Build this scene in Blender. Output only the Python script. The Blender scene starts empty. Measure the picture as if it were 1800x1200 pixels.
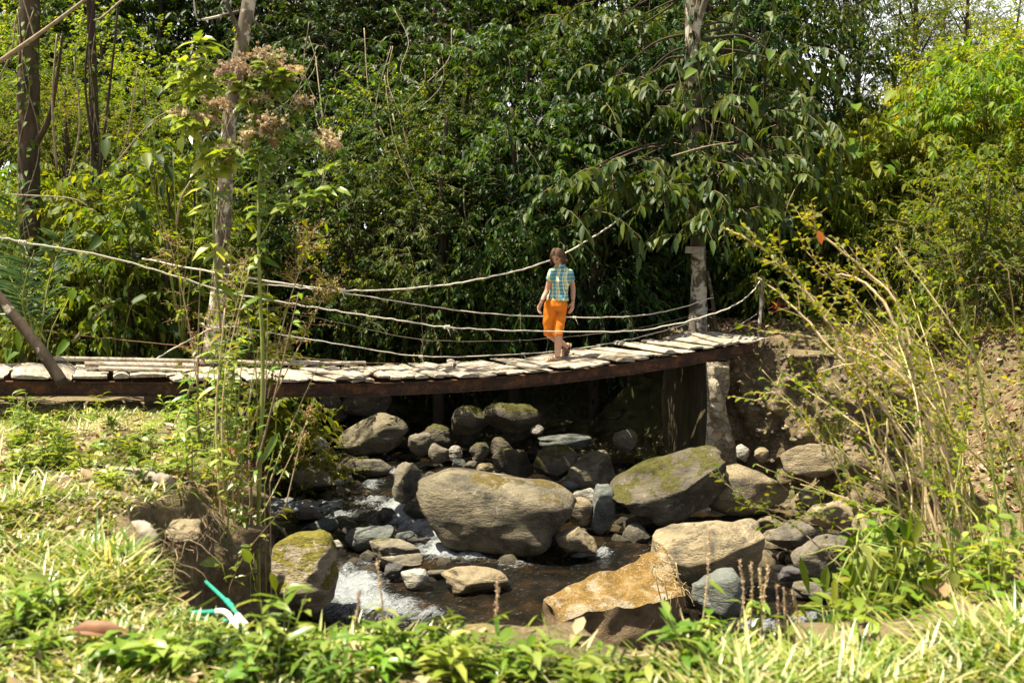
import bpy, math, random
import numpy as np

# ------------------------------------------------------------------ camera, light, exposure
SC = bpy.context.scene
COL = SC.collection
R = math.radians
F = 1750.0                                   # focal length in pixels of the 1800 px wide photograph
HY = 453.0                                   # horizon row
TH = math.atan((600.0 - HY) / F)
CAM = np.array([0.0, 0.0, 3.5])

cam_d = bpy.data.cameras.new('camera')
cam_d.sensor_width = 36.0
cam_d.lens = 36.0 * F / 1800.0
cam_d.clip_end = 1000.0
cam_d.dof.use_dof = True
cam_d.dof.focus_distance = 13.6
cam_d.dof.aperture_fstop = 2.8
cam = bpy.data.objects.new('camera', cam_d)
cam.location = CAM
cam.rotation_euler = (R(90) - TH, 0, 0)
COL.objects.link(cam)
SC.camera = cam

SUN_DIR = np.array([-0.34, -0.05, 0.93]); SUN_DIR /= np.linalg.norm(SUN_DIR)
SUN_EL = math.asin(SUN_DIR[2])
SUN_AZ = math.atan2(SUN_DIR[0], SUN_DIR[1])
world = bpy.data.worlds.new('World')
SC.world = world
world.use_nodes = True
wn = world.node_tree
wn.nodes.clear()
sky = wn.nodes.new('ShaderNodeTexSky')
sky.sky_type = 'NISHITA'
sky.sun_disc = False
sky.sun_elevation = SUN_EL
sky.sun_rotation = SUN_AZ
sky.air_density = 1.0
sky.dust_density = 4.0
bg = wn.nodes.new('ShaderNodeBackground')
bg.inputs['Strength'].default_value = 0.045
wo = wn.nodes.new('ShaderNodeOutputWorld')
# bright broken cloud low in the sky
tc = wn.nodes.new('ShaderNodeTexCoord'); cn = wn.nodes.new('ShaderNodeTexNoise'); cn.inputs['Scale'].default_value = 3.5; cn.inputs['Detail'].default_value = 6
wn.links.new(tc.outputs['Generated'], cn.inputs['Vector'])
sx = wn.nodes.new('ShaderNodeSeparateXYZ'); wn.links.new(tc.outputs['Generated'], sx.inputs[0])
mr = wn.nodes.new('ShaderNodeMapRange'); mr.inputs['From Min'].default_value = .46; mr.inputs['From Max'].default_value = .30; wn.links.new(sx.outputs[2], mr.inputs['Value'])
cr = wn.nodes.new('ShaderNodeMapRange'); cr.inputs['From Min'].default_value = .36; cr.inputs['From Max'].default_value = .50; wn.links.new(cn.outputs[0], cr.inputs['Value'])
mm = wn.nodes.new('ShaderNodeMath'); mm.operation = 'MULTIPLY'; wn.links.new(mr.outputs[0], mm.inputs[0]); wn.links.new(cr.outputs[0], mm.inputs[1])
cm = wn.nodes.new('ShaderNodeMix'); cm.data_type = 'RGBA'; wn.links.new(mm.outputs[0], cm.inputs[0]); wn.links.new(sky.outputs[0], cm.inputs[6]); cm.inputs[7].default_value = (12.5, 12.7, 12.8, 1)
wn.links.new(cm.outputs[2], bg.inputs['Color'])
wn.links.new(bg.outputs[0], wo.inputs['Surface'])

sun_d = bpy.data.lights.new('sun', 'SUN')
sun_d.energy = 5.0
sun_d.angle = R(0.53)
sun_d.color = (1.0, 0.91, 0.72)
sun = bpy.data.objects.new('sun', sun_d)
from mathutils import Vector
sun.rotation_euler = Vector(SUN_DIR).to_track_quat('Z', 'Y').to_euler()
sun.location = (-6, -2, 20)
COL.objects.link(sun)

SC.view_settings.view_transform = 'Standard'
SC.view_settings.look = 'None'
SC.view_settings.exposure = 1.56
SC.view_settings.gamma = 1.0
SC.render.engine = 'CYCLES'
SC.cycles.max_bounces = 8
SC.cycles.diffuse_bounces = 4
SC.cycles.glossy_bounces = 3
SC.cycles.transmission_bounces = 4
SC.cycles.sample_clamp_indirect = 6.0
SC.cycles.use_denoising = True

# ------------------------------------------------------------------ photo pixel -> place
def ray(px, py):
    a = (px - 900.0) / F; b = (600.0 - py) / F
    return np.array([a, math.cos(TH) + b * math.sin(TH), -math.sin(TH) + b * math.cos(TH)])
def at(px, py, Y):
    d = ray(px, py)
    return CAM + d * (Y / d[1])
def onz(px, py, z):
    d = ray(px, py)
    return CAM + d * ((z - CAM[2]) / d[2])

# ------------------------------------------------------------------ mesh helpers
def nrm(v):
    v = np.asarray(v, float)
    return v / np.maximum(np.linalg.norm(v, axis=-1, keepdims=True), 1e-9)

class MB:
    """collects vertices, triangles and quads; build() links them as ONE mesh object"""
    def __init__(s):
        s.v = []; s.t = []; s.q = []; s.n = 0
    def add(s, v, tris=None, quads=None, mat=0, smooth=True):
        v = np.asarray(v, float).reshape(-1, 3)
        for F_, store in ((tris, s.t), (quads, s.q)):
            if F_ is not None and len(F_):
                store.append((np.asarray(F_, np.int64) + s.n, mat, smooth))
        s.v.append(v); s.n += len(v)
        return s
    def verts(s):
        return np.concatenate(s.v) if s.v else np.zeros((0, 3))
    def mesh(s, name, mats, origin=(0, 0, 0)):
        me = bpy.data.meshes.new(name)
        v = (s.verts() - np.asarray(origin, float)).astype(np.float32)
        me.vertices.add(len(v)); me.vertices.foreach_set('co', v.ravel())
        idx, tot, mi, sm = [], [], [], []
        for store, k in ((s.t, 3), (s.q, 4)):
            for f, m, smo in store:
                idx.append(f.ravel()); tot.append(np.full(len(f), k)); mi.append(np.full(len(f), m)); sm.append(np.full(len(f), smo))
        idx = np.concatenate(idx); tot = np.concatenate(tot); mi = np.concatenate(mi); sm = np.concatenate(sm)
        me.loops.add(len(idx)); me.loops.foreach_set('vertex_index', idx.astype(np.int32))
        me.polygons.add(len(tot))
        st = np.concatenate([[0], np.cumsum(tot)[:-1]])
        me.polygons.foreach_set('loop_start', st.astype(np.int32))
        me.polygons.foreach_set('loop_total', tot.astype(np.int32))
        me.polygons.foreach_set('material_index', mi.astype(np.int32))
        me.polygons.foreach_set('use_smooth', sm.astype(bool))
        for m in (mats if isinstance(mats, (list, tuple)) else [mats]):
            me.materials.append(m)
        me.update(calc_edges=True)
        return me
    def build(s, name, mats, parent=None, origin=None):
        o3 = np.zeros(3)
        if parent is not None: o3 = np.array(parent.location)
        if origin is not None: o3 = np.asarray(origin, float)
        o = bpy.data.objects.new(name, s.mesh(name, mats, o3))
        COL.objects.link(o)
        if parent is not None: o.parent = parent
        elif origin is not None: o.location = o3
        return o

def tag(o, label=None, cat=None, group=None, kind=None):
    if label: o['label'] = label
    if cat: o['category'] = cat
    if group: o['group'] = group
    if kind: o['kind'] = kind
    return o
def empty(name, loc, label, cat, group=None):
    o = bpy.data.objects.new(name, None)
    o.empty_display_size = 0.1
    o.location = loc
    COL.objects.link(o)
    return tag(o, label, cat, group)
def copy_tree(o, parent=None):
    c = o.copy(); COL.objects.link(c)
    if parent is not None: c.parent = parent
    for ch in list(o.children):
        copy_tree(ch, c)
    return c

def catmull(pts, n=8):
    p = np.asarray(pts, float)
    if len(p) < 3:
        t = np.linspace(0, 1, n + 1)[:, None]
        return p[0] * (1 - t) + p[-1] * t
    q = np.vstack([2 * p[0] - p[1], p, 2 * p[-1] - p[-2]])
    out = []
    for i in range(len(p) - 1):
        a, b, c, d = q[i], q[i + 1], q[i + 2], q[i + 3]
        t = np.linspace(0, 1, n, endpoint=False)[:, None]
        out.append(0.5 * ((2 * b) + (-a + c) * t + (2 * a - 5 * b + 4 * c - d) * t**2 + (-a + 3 * b - 3 * c + d) * t**3))
    out.append(p[-1:])
    return np.vstack(out)

def tube(mb, path, rad, k=8, mat=0, cap=True, rough=0.0, rng=None, smooth=True):
    """one tube along a path of any number of points"""
    p = np.asarray(path, float); n = len(p)
    r = np.broadcast_to(np.asarray(rad, float), (n,)) if np.ndim(rad) == 0 else np.interp(np.linspace(0, 1, n), np.linspace(0, 1, len(rad)), rad)
    t = nrm(np.gradient(p, axis=0))
    ref = np.array([1.0, 0.13, 0.07]) if abs(t[:, 0]).mean() < 0.8 else np.array([0.1, 0.2, 1.0])
    u = nrm(np.cross(t, ref)); w = np.cross(t, u)
    a = np.linspace(0, 2 * np.pi, k, endpoint=False)
    rr = r[:, None] * np.ones((1, k))
    if rough and rng is not None:
        rr = rr * (1 + rough * rng.normal(size=(n, k)))
    v = p[:, None] + rr[..., None] * (np.cos(a)[None, :, None] * u[:, None] + np.sin(a)[None, :, None] * w[:, None])
    v = v.reshape(-1, 3)
    i = np.arange(n - 1)[:, None] * k; j = np.arange(k)[None]; j2 = (j + 1) % k
    q = np.stack([i + j, i + j2, i + k + j2, i + k + j], -1).reshape(-1, 4)
    tr = None
    if cap:
        v = np.vstack([v, p[0], p[-1]])
        j = np.arange(k); j2 = (j + 1) % k
        tr = np.vstack([np.stack([np.full(k, n * k), j2, j], -1), np.stack([np.full(k, n * k + 1), (n - 1) * k + j, (n - 1) * k + j2], -1)])
    mb.add(v, tr, q, mat, smooth)

def tubes(mb, paths, rad, k=3, mat=0):
    """many thin tubes at once: paths (m, s, 3), rad (m,) or (m, s)"""
    p = np.asarray(paths, float); m, s_, _ = p.shape
    r = np.asarray(rad, float)
    if r.ndim == 1: r = r[:, None] * np.linspace(1, 0.45, s_)[None]
    t = nrm(np.gradient(p, axis=1))
    ref = np.where(np.abs(t[..., 2:3]) > 0.9, np.array([1.0, 0, 0]), np.array([0, 0, 1.0]))
    u = nrm(np.cross(t, ref)); w = np.cross(t, u)
    a = np.linspace(0, 2 * np.pi, k, endpoint=False)
    v = p[:, :, None] + r[:, :, None, None] * (np.cos(a)[None, None, :, None] * u[:, :, None] + np.sin(a)[None, None, :, None] * w[:, :, None])
    base = (np.arange(m) * s_ * k)[:, None, None]; i = (np.arange(s_ - 1) * k)[None, :, None]; j = np.arange(k)[None, None]; j2 = (j + 1) % k
    q = np.stack([base + i + j, base + i + j2, base + i + k + j2, base + i + k + j], -1).reshape(-1, 4)
    mb.add(v.reshape(-1, 3), None, q, mat, True)

def leaves(mb, P, D, U, L, W, droop=0.25, fold=0.18, detail=1, mat=0):
    """many leaves at once: base points P, directions D, upper-side normals U, lengths L, widths W"""
    P = np.asarray(P, float); n = len(P)
    if n == 0: return
    D = nrm(D); S = nrm(np.cross(D, U)); U = np.cross(S, D)
    L = np.broadcast_to(L, (n,)).astype(float)[:, None]; W = np.broadcast_to(W, (n,)).astype(float)[:, None]
    droop = np.broadcast_to(droop, (n,)).astype(float)[:, None]
    Z = np.array([0, 0, -1.0])
    def c(s): return P + D * L * s + Z * L * droop * s * s
    b = np.arange(n)[:, None]
    if detail == 0:
        m = c(0.42)
        v = np.stack([c(0), m + S * W * .5 + U * W * fold, m - S * W * .5 + U * W * fold, c(1)], 1)
        t = np.concatenate([b * 4 + np.array([[0, 1, 3]]), b * 4 + np.array([[0, 3, 2]])])
        mb.add(v.reshape(-1, 3), t, None, mat, False)
    else:
        r1, r2 = c(.28), c(.66)
        f = U * W * fold
        v = np.stack([c(0), r1 + S * W * .46 + f, r1, r1 - S * W * .46 + f, r2 + S * W * .42 + f, r2, r2 - S * W * .42 + f, c(1)], 1)
        t = np.concatenate([b * 8 + np.array([x]) for x in ((0, 1, 2), (0, 2, 3), (4, 7, 5), (5, 7, 6))])
        q = np.concatenate([b * 8 + np.array([x]) for x in ((1, 4, 5, 2), (2, 5, 6, 3))])
        mb.add(v.reshape(-1, 3), t, q, mat, True)

def box(mb, c, sx, sy, sz, ux=(1, 0, 0), uy=(0, 1, 0), uz=(0, 0, 1), mat=0):
    c = np.asarray(c, float); ux, uy, uz = (np.asarray(a, float) for a in (ux, uy, uz))
    v = [c + ux * sx * i / 2 + uy * sy * j / 2 + uz * sz * k / 2 for k in (-1, 1) for j in (-1, 1) for i in (-1, 1)]
    q = [(0, 2, 3, 1), (4, 5, 7, 6), (0, 1, 5, 4), (2, 6, 7, 3), (0, 4, 6, 2), (1, 3, 7, 5)]
    mb.add(v, None, q, mat, False)

class Wob:
    """smooth pseudo-random field made of a few sines"""
    def __init__(s, seed, freq, n=10, dim=3):
        g = np.random.default_rng(seed)
        d = g.normal(size=(n, dim)); d /= np.linalg.norm(d, axis=1, keepdims=True)
        s.k = d * freq * g.uniform(.5, 1.6, size=(n, 1)); s.p = g.uniform(0, 6.28, n); s.a = 1.0 / math.sqrt(n / 2)
    def __call__(s, x):
        return np.sin(np.asarray(x) @ s.k.T + s.p).sum(-1) * s.a

# ------------------------------------------------------------------ materials
class NT:
    def __init__(s, name):
        s.m = bpy.data.materials.new(name); s.m.use_nodes = True
        s.t = s.m.node_tree; s.t.nodes.clear()
        s.out = s.n('OutputMaterial')
    def n(s, typ, **kw):
        nd = s.t.nodes.new('ShaderNode' + typ)
        for k, v in kw.items():
            if k.startswith('_'):
                setattr(nd, k[1:], v)
        for k, v in kw.items():
            if k.startswith('_'): continue
            key = int(k[1:]) if k[0] == 'i' and k[1:].isdigit() else k.replace('__', ' ')
            s.set(nd.inputs[key], v)
        return nd
    def set(s, sock, v):
        if hasattr(v, 'bl_idname') and not isinstance(v, bpy.types.NodeSocket): v = v.outputs[0]
        if isinstance(v, bpy.types.NodeSocket): s.t.links.new(v, sock)
        else:
            if isinstance(v, (tuple, list)) and len(v) == 3 and sock.type == 'RGBA': v = (*v, 1)
            sock.default_value = v
    def ramp(s, fac, stops, interp='LINEAR'):
        nd = s.t.nodes.new('ShaderNodeValToRGB')
        nd.color_ramp.interpolation = interp
        el = nd.color_ramp.elements
        while len(el) > 1: el.remove(el[-1])
        for i, (p, c) in enumerate(stops):
            e = el[0] if i == 0 else el.new(p)
            e.position = p
            e.color = (*c, 1) if np.ndim(c) else (c, c, c, 1)
        s.set(nd.inputs['Fac'], fac)
        return nd.outputs['Color']
    def noise(s, vec, scale, detail=4, rough=.55, out=0, w=None, dist=0.0):
        nd = s.t.nodes.new('ShaderNodeTexNoise')
        if w is not None:
            nd.noise_dimensions = '4D'; s.set(nd.inputs['W'], w)
        if vec is not None: s.set(nd.inputs['Vector'], vec)
        nd.inputs['Scale'].default_value = scale; nd.inputs['Detail'].default_value = detail; nd.inputs['Roughness'].default_value = rough
        nd.inputs['Distortion'].default_value = dist
        return nd.outputs[out]
    def mix(s, fac, a, b, mode='MIX'):
        nd = s.t.nodes.new('ShaderNodeMix'); nd.data_type = 'RGBA'; nd.blend_type = mode
        s.set(nd.inputs['Factor'], fac); s.set(nd.inputs[6], a); s.set(nd.inputs[7], b)
        return nd.outputs[2]
    def math(s, op, a, b=0.0, c=0.0, clamp=False):
        nd = s.t.nodes.new('ShaderNodeMath'); nd.operation = op; nd.use_clamp = clamp
        for i, x in enumerate((a, b, c)): s.set(nd.inputs[i], x)
        return nd.outputs[0]
    def bump(s, h, strength=.5, dist=.02):
        nd = s.t.nodes.new('ShaderNodeBump'); nd.inputs['Strength'].default_value = strength; nd.inputs['Distance'].default_value = dist
        s.set(nd.inputs['Height'], h)
        return nd.outputs[0]
    def pbsdf(s, color, rough=.8, normal=None, spec=.3, **kw):
        nd = s.t.nodes.new('ShaderNodeBsdfPrincipled')
        s.set(nd.inputs['Base Color'], color); s.set(nd.inputs['Roughness'], rough); s.set(nd.inputs['Specular IOR Level'], spec)
        if normal is not None: s.set(nd.inputs['Normal'], normal)
        for k, v in kw.items(): s.set(nd.inputs[k.replace('__', ' ')], v)
        return nd.outputs[0]
    def done(s, surf):
        s.t.links.new(surf, s.out.inputs['Surface'])
        return s.m
    def coord(s, which='Object'):
        return s.t.nodes.new('ShaderNodeTexCoord').outputs[which]
    def geo(s, which):
        return s.t.nodes.new('ShaderNodeNewGeometry').outputs[which]
    def orand(s):
        return s.t.nodes.new('ShaderNodeObjectInfo').outputs['Random']
    def sepz(s, vec, i=2):
        nd = s.t.nodes.new('ShaderNodeSeparateXYZ'); s.set(nd.inputs[0], vec)
        return nd.outputs[i]

def leaf_mat(name, cols, trans=.35, tcol=(1.5, 1.5, .5), rough=.42, spec=.45, vary=.34):
    N = NT(name)
    n = len(cols)
    c = N.ramp(N.geo('Random Per Island'), [((i + .0) / max(n - 1, 1), col) for i, col in enumerate(cols)])
    hs = N.n('HueSaturation', Color=c)
    o = N.orand()
    N.set(hs.inputs['Value'], N.math('MULTIPLY_ADD', o, vary * 2, 1 - vary))
    N.set(hs.inputs['Hue'], N.math('MULTIPLY_ADD', N.math('FRACT', N.math('MULTIPLY', o, 7.3)), .05, .47))
    c = hs.outputs[0]
    p = N.pbsdf(c, rough, None, spec)
    tr = N.n('BsdfTranslucent', Color=N.mix(1.0, c, tcol, 'MULTIPLY'))
    mx = N.n('MixShader', Fac=trans)
    N.t.links.new(p, mx.inputs[1]); N.t.links.new(tr.outputs[0], mx.inputs[2])
    return N.done(mx.outputs[0])

def wood_mat(name, a, b, scale=6, stretch=(1, 1, 1), rough=.8, bump=.5, lichen=None, per=True):
    N = NT(name)
    mp = N.n('Mapping', Vector=N.coord(), Scale=stretch)
    isl = N.geo('Random Per Island') if per else N.orand()
    nz = N.noise(mp.outputs[0], scale, 6, .65, w=N.math('MULTIPLY', isl, 20))
    c = N.ramp(nz, [(.3, a), (.7, b)])
    c = N.mix(1.0, c, N.ramp(isl, [(0, .72), (1, 1.15)]), 'MULTIPLY')
    if lichen:
        l = N.noise(N.coord(), lichen[1], 8, .68, w=N.orand())
        c = N.mix(N.ramp(l, [(lichen[2] - .01, 0.0), (lichen[2] + .035, 1.0)]), c, lichen[0])
    f = N.noise(mp.outputs[0], scale * 4, 5, .7)
    return N.done(N.pbsdf(c, rough, N.bump(f, bump, .01), .25))

def rock_mat(name, a, b, moss=0.0, mosscol=(.10, .085, .015), stain=(.05, .045, .035), pale=(.5, .47, .38)):
    N = NT(name)
    co = N.coord()
    w = N.math('MULTIPLY', N.orand(), 30)
    mp = N.n('Mapping', Vector=co, Scale=(1, 1, 2.6), Rotation=(.35, .25, .3))
    big = N.noise(mp.outputs[0], 1.6, 6, .62, w=w, dist=.6)
    c = N.ramp(big, [(.3, a), (.52, [(x + y) / 2 for x, y in zip(a, b)]), (.72, b)])
    st = N.noise(co, 3.2, 6, .7, w=N.math('ADD', w, 7))
    c = N.mix(N.ramp(st, [(.48, 0.0), (.64, .85)]), c, stain)
    pl = N.noise(co, 5.5, 4, .75, w=N.math('ADD', w, 13))
    c = N.mix(N.ramp(pl, [(.6, 0.0), (.72, .6)]), c, pale)
    sp = N.noise(co, 60, 3, .7)
    c = N.mix(1.0, c, N.ramp(sp, [(.3, .72), (.7, 1.2)]), 'MULTIPLY')
    fine = N.noise(mp.outputs[0], 9, 8, .68, w=w)
    vor = N.n('TexVoronoi', _feature='DISTANCE_TO_EDGE', Vector=N.mix(.35, mp.outputs[0], N.noise(co, 3, 3, .6, out=1)), Scale=1.5)
    crack = N.ramp(vor.outputs['Distance'], [(0, 0.0), (.02, 1.0)])
    h = N.math('ADD', N.math('MULTIPLY', fine, 1.0), N.math('MULTIPLY', crack, .12))
    h = N.math('ADD', h, N.math('MULTIPLY', sp, .18))
    if moss > 0:
        up = N.sepz(N.geo('Normal'))
        mn = N.noise(co, 2.4, 5, .7, w=N.math('ADD', w, 3))
        k = N.math('ADD', N.math('MULTIPLY', up, .32), mn)
        mk = N.ramp(k, [(.95 - moss * .45, 0.0), (1.0 - moss * .45, 1.0)])
        mc = N.ramp(N.noise(co, 25, 4, .7), [(.3, [x * .5 for x in mosscol]), (.7, [x * 1.25 for x in mosscol])])
        c = N.mix(mk, c, mc)
        h = N.math('ADD', h, N.math('MULTIPLY', mk, .12))
    # dark band of damp algae just above the water
    z = N.sepz(N.geo('Position'))
    wet = N.ramp(N.math('ADD', z, N.math('MULTIPLY', N.noise(co, 6, 3, .6), .14)), [(.10, 1.0), (.19, 0.0)])
    c = N.mix(N.math('MULTIPLY', wet, .7), c, N.mix(1.0, c, (.3, .27, .2), 'MULTIPLY'))
    rg = N.math('MULTIPLY_ADD', wet, -.45, .82)
    return N.done(N.pbsdf(c, rg, N.bump(h, .9, .07), .3))

def plain(name, col, rough=.7, var=.25, scale=30, bump=.2, spec=.3):
    N = NT(name)
    nz = N.noise(N.coord(), scale, 5, .6)
    c = N.ramp(nz, [(.3, [x * (1 - var) for x in col]), (.7, [x * (1 + var) for x in col])])
    return N.done(N.pbsdf(c, rough, N.bump(nz, bump, .01), spec))

M = {}
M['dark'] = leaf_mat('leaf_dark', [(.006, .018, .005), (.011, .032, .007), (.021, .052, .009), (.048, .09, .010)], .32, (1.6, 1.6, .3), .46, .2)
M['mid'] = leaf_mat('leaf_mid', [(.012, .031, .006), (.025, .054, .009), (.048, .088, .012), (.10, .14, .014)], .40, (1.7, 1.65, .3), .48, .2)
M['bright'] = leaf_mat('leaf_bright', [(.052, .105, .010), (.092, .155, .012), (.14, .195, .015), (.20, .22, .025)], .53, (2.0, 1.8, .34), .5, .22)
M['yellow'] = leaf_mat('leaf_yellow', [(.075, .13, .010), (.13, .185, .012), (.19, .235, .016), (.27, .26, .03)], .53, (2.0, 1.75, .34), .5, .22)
M['palm'] = leaf_mat('leaf_palm', [(.03, .085, .015), (.05, .12, .02), (.08, .15, .03)], .35, (1.6, 1.6, .4), .4, .5)
M['grass'] = leaf_mat('grass_blades', [(.06, .115, .012), (.12, .195, .02), (.19, .26, .03), (.28, .30, .06), (.45, .39, .19), (.60, .52, .32)], .36, (1.4, 1.4, .5), .34, .5, .0)
M['drygrass'] = leaf_mat('dry_grass', [(.09, .12, .02), (.20, .22, .05), (.34, .28, .12), (.46, .37, .19), (.58, .49, .30), (.36, .25, .13)], .30, (1.3, 1.3, .6), .45, .4, .0)
M['weed'] = leaf_mat('leaf_weed', [(.07, .145, .016), (.125, .215, .022), (.19, .285, .04), (.28, .335, .08)], .38, (1.6, 1.5, .38), .34, .5, .3)
M['red'] = leaf_mat('leaf_red', [(.10, .012, .018), (.18, .02, .03), (.09, .03, .02)], .3, (1.6, .8, .8), .4, .45)
M['litter'] = leaf_mat('dead_leaves', [(.10, .055, .025), (.22, .14, .07), (.34, .25, .14), (.46, .38, .25)], .12, (1.2, 1, .7), .6, .25, .0)
M['dry'] = leaf_mat('dry_seed', [(.22, .11, .04), (.34, .19, .08), (.42, .28, .13)], .2, (1.2, 1, .6), .7, .2)
M['flower'] = leaf_mat('dry_flower', [(.42, .31, .18), (.58, .46, .30), (.68, .58, .42)], .25, (1.2, 1, .7), .7, .2)
M['bark'] = wood_mat('bark', (.028, .020, .012), (.095, .068, .042), 7, (1, 1, .25), .9, .8, ((.30, .28, .21), 5, .60), False)
M['darkbark'] = wood_mat('dark_bark', (.025, .018, .012), (.085, .062, .04), 7, (1, 1, .3), .9, .8, None, False)
M['palebark'] = wood_mat('pale_bark', (.055, .042, .028), (.22, .185, .135), 5, (1, 1, .35), .85, .9, ((.48, .44, .35), 2.8, .52), False)
M['deadwood'] = wood_mat('dead_wood', (.13, .10, .075), (.46, .40, .32), 9, (1, 1, 1), .9, 1.0, None, False)
M['twig'] = plain('twig', (.20, .14, .08), .8, .4, 20)
M['paletwig'] = plain('pale_twig', (.50, .38, .21), .7, .35, 15)
M['greenstem'] = plain('green_stem', (.20, .23, .05), .55, .35, 12)
M['liana'] = plain('liana', (.24, .19, .12), .8, .4, 18)
M['rock_grey'] = rock_mat('rock_grey', (0.108, 0.096, 0.072), (0.248, 0.215, 0.156), .18)
M['rock_big'] = rock_mat('rock_big', (0.115, 0.100, 0.069), (0.281, 0.236, 0.148), .22, (.115, .085, .02))
M['rock_blue'] = rock_mat('rock_blue', (0.090, 0.102, 0.094), (0.203, 0.216, 0.191), .0)
M['rock_moss'] = rock_mat('rock_moss', (0.066, 0.056, 0.036), (0.165, 0.142, 0.099), .50, (.075, .07, .012))
M['rock_gold'] = rock_mat('rock_gold', (.22, .18, .115), (.46, .39, .28), .78, (.16, .14, .018), (.14, .11, .06))
M['rock_tan'] = rock_mat('rock_tan', (0.182, 0.144, 0.083), (0.364, 0.295, 0.181), .12)
M['rock_pale'] = rock_mat('rock_pale', (.33, .31, .25), (.55, .52, .44), .08)
M['rock_dark'] = rock_mat('rock_dark', (.05, .048, .048), (.13, .12, .12), .0)

# ------------------------------------------------------------------ the land
NEAR = np.array([(-14, 34), (-9, 26), (-6.0, 18.5), (-4.6, 14.2), (-3.6, 11.5), (-3.05, 9.5), (-2.5, 7.6), (-2.0, 6.1), (-2.1, 5.0), (-1.45, 4.2), (-0.7, 3.95),
                 (0.2, 3.85), (0.9, 3.75), (1.5, 3.7), (2.2, 4.1), (2.9, 4.7), (4.0, 5.4), (6, 6.0), (10, 6.5), (200, 8)], float)
FAR = np.array([(-16, 44), (-9.5, 31), (-4.2, 22.5), (-1.9, 19.4), (0.5, 17.9), (1.9, 17.5), (2.72, 16.2), (3.25, 15.25), (4.3, 14.2), (4.7, 13.0), (5.3, 11.6), (7.5, 10.6), (200, 10)], float)
def seg_dist(x, y, P):
    d = np.full(x.shape, 1e9)
    for a, b in zip(P[:-1], P[1:]):
        ab = b - a
        t = np.clip(((x - a[0]) * ab[0] + (y - a[1]) * ab[1]) / (ab @ ab), 0, 1)
        d = np.minimum(d, np.hypot(x - a[0] - t * ab[0], y - a[1] - t * ab[1]))
    return d
def in_poly(x, y, P):
    c = np.zeros(x.shape, bool)
    for a, b in zip(P, np.roll(P, -1, 0)):
        k = ((a[1] > y) != (b[1] > y))
        with np.errstate(divide='ignore', invalid='ignore'):
            xi = (b[0] - a[0]) * (y - a[1]) / (b[1] - a[1]) + a[0]
        c ^= k & (x < xi)
    return c
NEARP = np.vstack([NEAR, [(200, -200), (-200, -200), (-200, 34)]])
FARP = np.vstack([FAR, [(200, 200), (-200, 200), (-200, 44)]])
W1, W2, W3 = Wob(1, 1.1, dim=2), Wob(2, 3.2, dim=2), Wob(3, 9.0, dim=2)
def sm(t):
    t = np.clip(t, 0, 1); return t * t * (3 - 2 * t)
def height(x, y):
    x = np.asarray(x, float); y = np.asarray(y, float)
    xy = np.stack([x, y], -1)
    w1, w2, w3 = W1(xy), W2(xy), W3(xy)
    dn = seg_dist(x, y, NEAR) * np.where(in_poly(x, y, NEARP), 1, -1) + .10 * w2
    df = seg_dist(x, y, FAR) * np.where(in_poly(x, y, FARP), 1, -1) + .10 * w2
    bed = -0.34 + 0.55 * np.exp(-np.maximum(-df, 0) / .9) + .05 * w2
    wn_ = np.interp(y, [4, 6, 8, 10, 14], [.35, .30, .38, .6, 1.3]) + np.where(x > 1.2, 1.5, 0)
    zn = 2.02 + .06 * w1 + .035 * w2 + .018 * w3 - .27 * sm((y - 8.2) / 1.8)
    near = bed + (zn - bed) * sm(dn / wn_ + 1.0)
    WFX, WFY = [-2, 2.0, 2.7, 5.0, 6.5], [3.2, 2.4, .55, .6, 3.4]
    wf = np.interp(x, WFX, WFY)
    top = np.interp(x, [-6, 2, 3, 6, 9], [1.9, 2.1, 2.28, 2.30, 2.6])
    zf = bed + (top - bed) * sm(df / wf)
    slope = np.interp(x, [-12, -3, 3, 6, 12, 20], [.12, .26, .34, .52, .62, .62])
    hill = np.maximum(df - np.interp(x, [0, 3, 6], [3.0, 3.2, 3.4]), 0)
    zf = zf + slope * np.minimum(hill, np.interp(x, [4, 9], [30, 5.5])) + .08 * w1 * np.minimum(hill / 3, 1.5) + np.where(df > 0, .03 * w2 + .03 * w3, 0)
    # behind the near bank's upstream end the ground rises gently into the forest
    lf = np.maximum(y - 15, 0) * np.clip((-x - 5) / 3, 0, 1)
    near = near + np.where(dn > 0, .10 * np.minimum(lf, 30), 0)
    return np.where(dn > -wn_, near, np.where(df > 0, zf, bed))
def gz(x, y):
    return float(height(np.array([x]), np.array([y]))[0])

def axis(lo, hi, step, out, grow):
    a = list(np.arange(lo, hi, step)); s = step
    while a[-1] < out: s *= grow; a.append(a[-1] + s)
    s = step
    while a[0] > -out: s *= grow; a.insert(0, a[0] - s)
    return np.array(a)
gx, gy = axis(-7, 8, .06, 190, 1.13), axis(2.0, 20, .06, 190, 1.13)
GX, GY = np.meshgrid(gx, gy)
GZ = height(GX, GY)
def grid_mb(X, Y, Z):
    mb = MB(); ny, nx = X.shape
    i = np.arange(ny - 1)[:, None] * nx + np.arange(nx - 1)[None]
    q = np.stack([i, i + 1, i + nx + 1, i + nx], -1).reshape(-1, 4)
    return mb.add(np.stack([X, Y, Z], -1), None, q)

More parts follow.
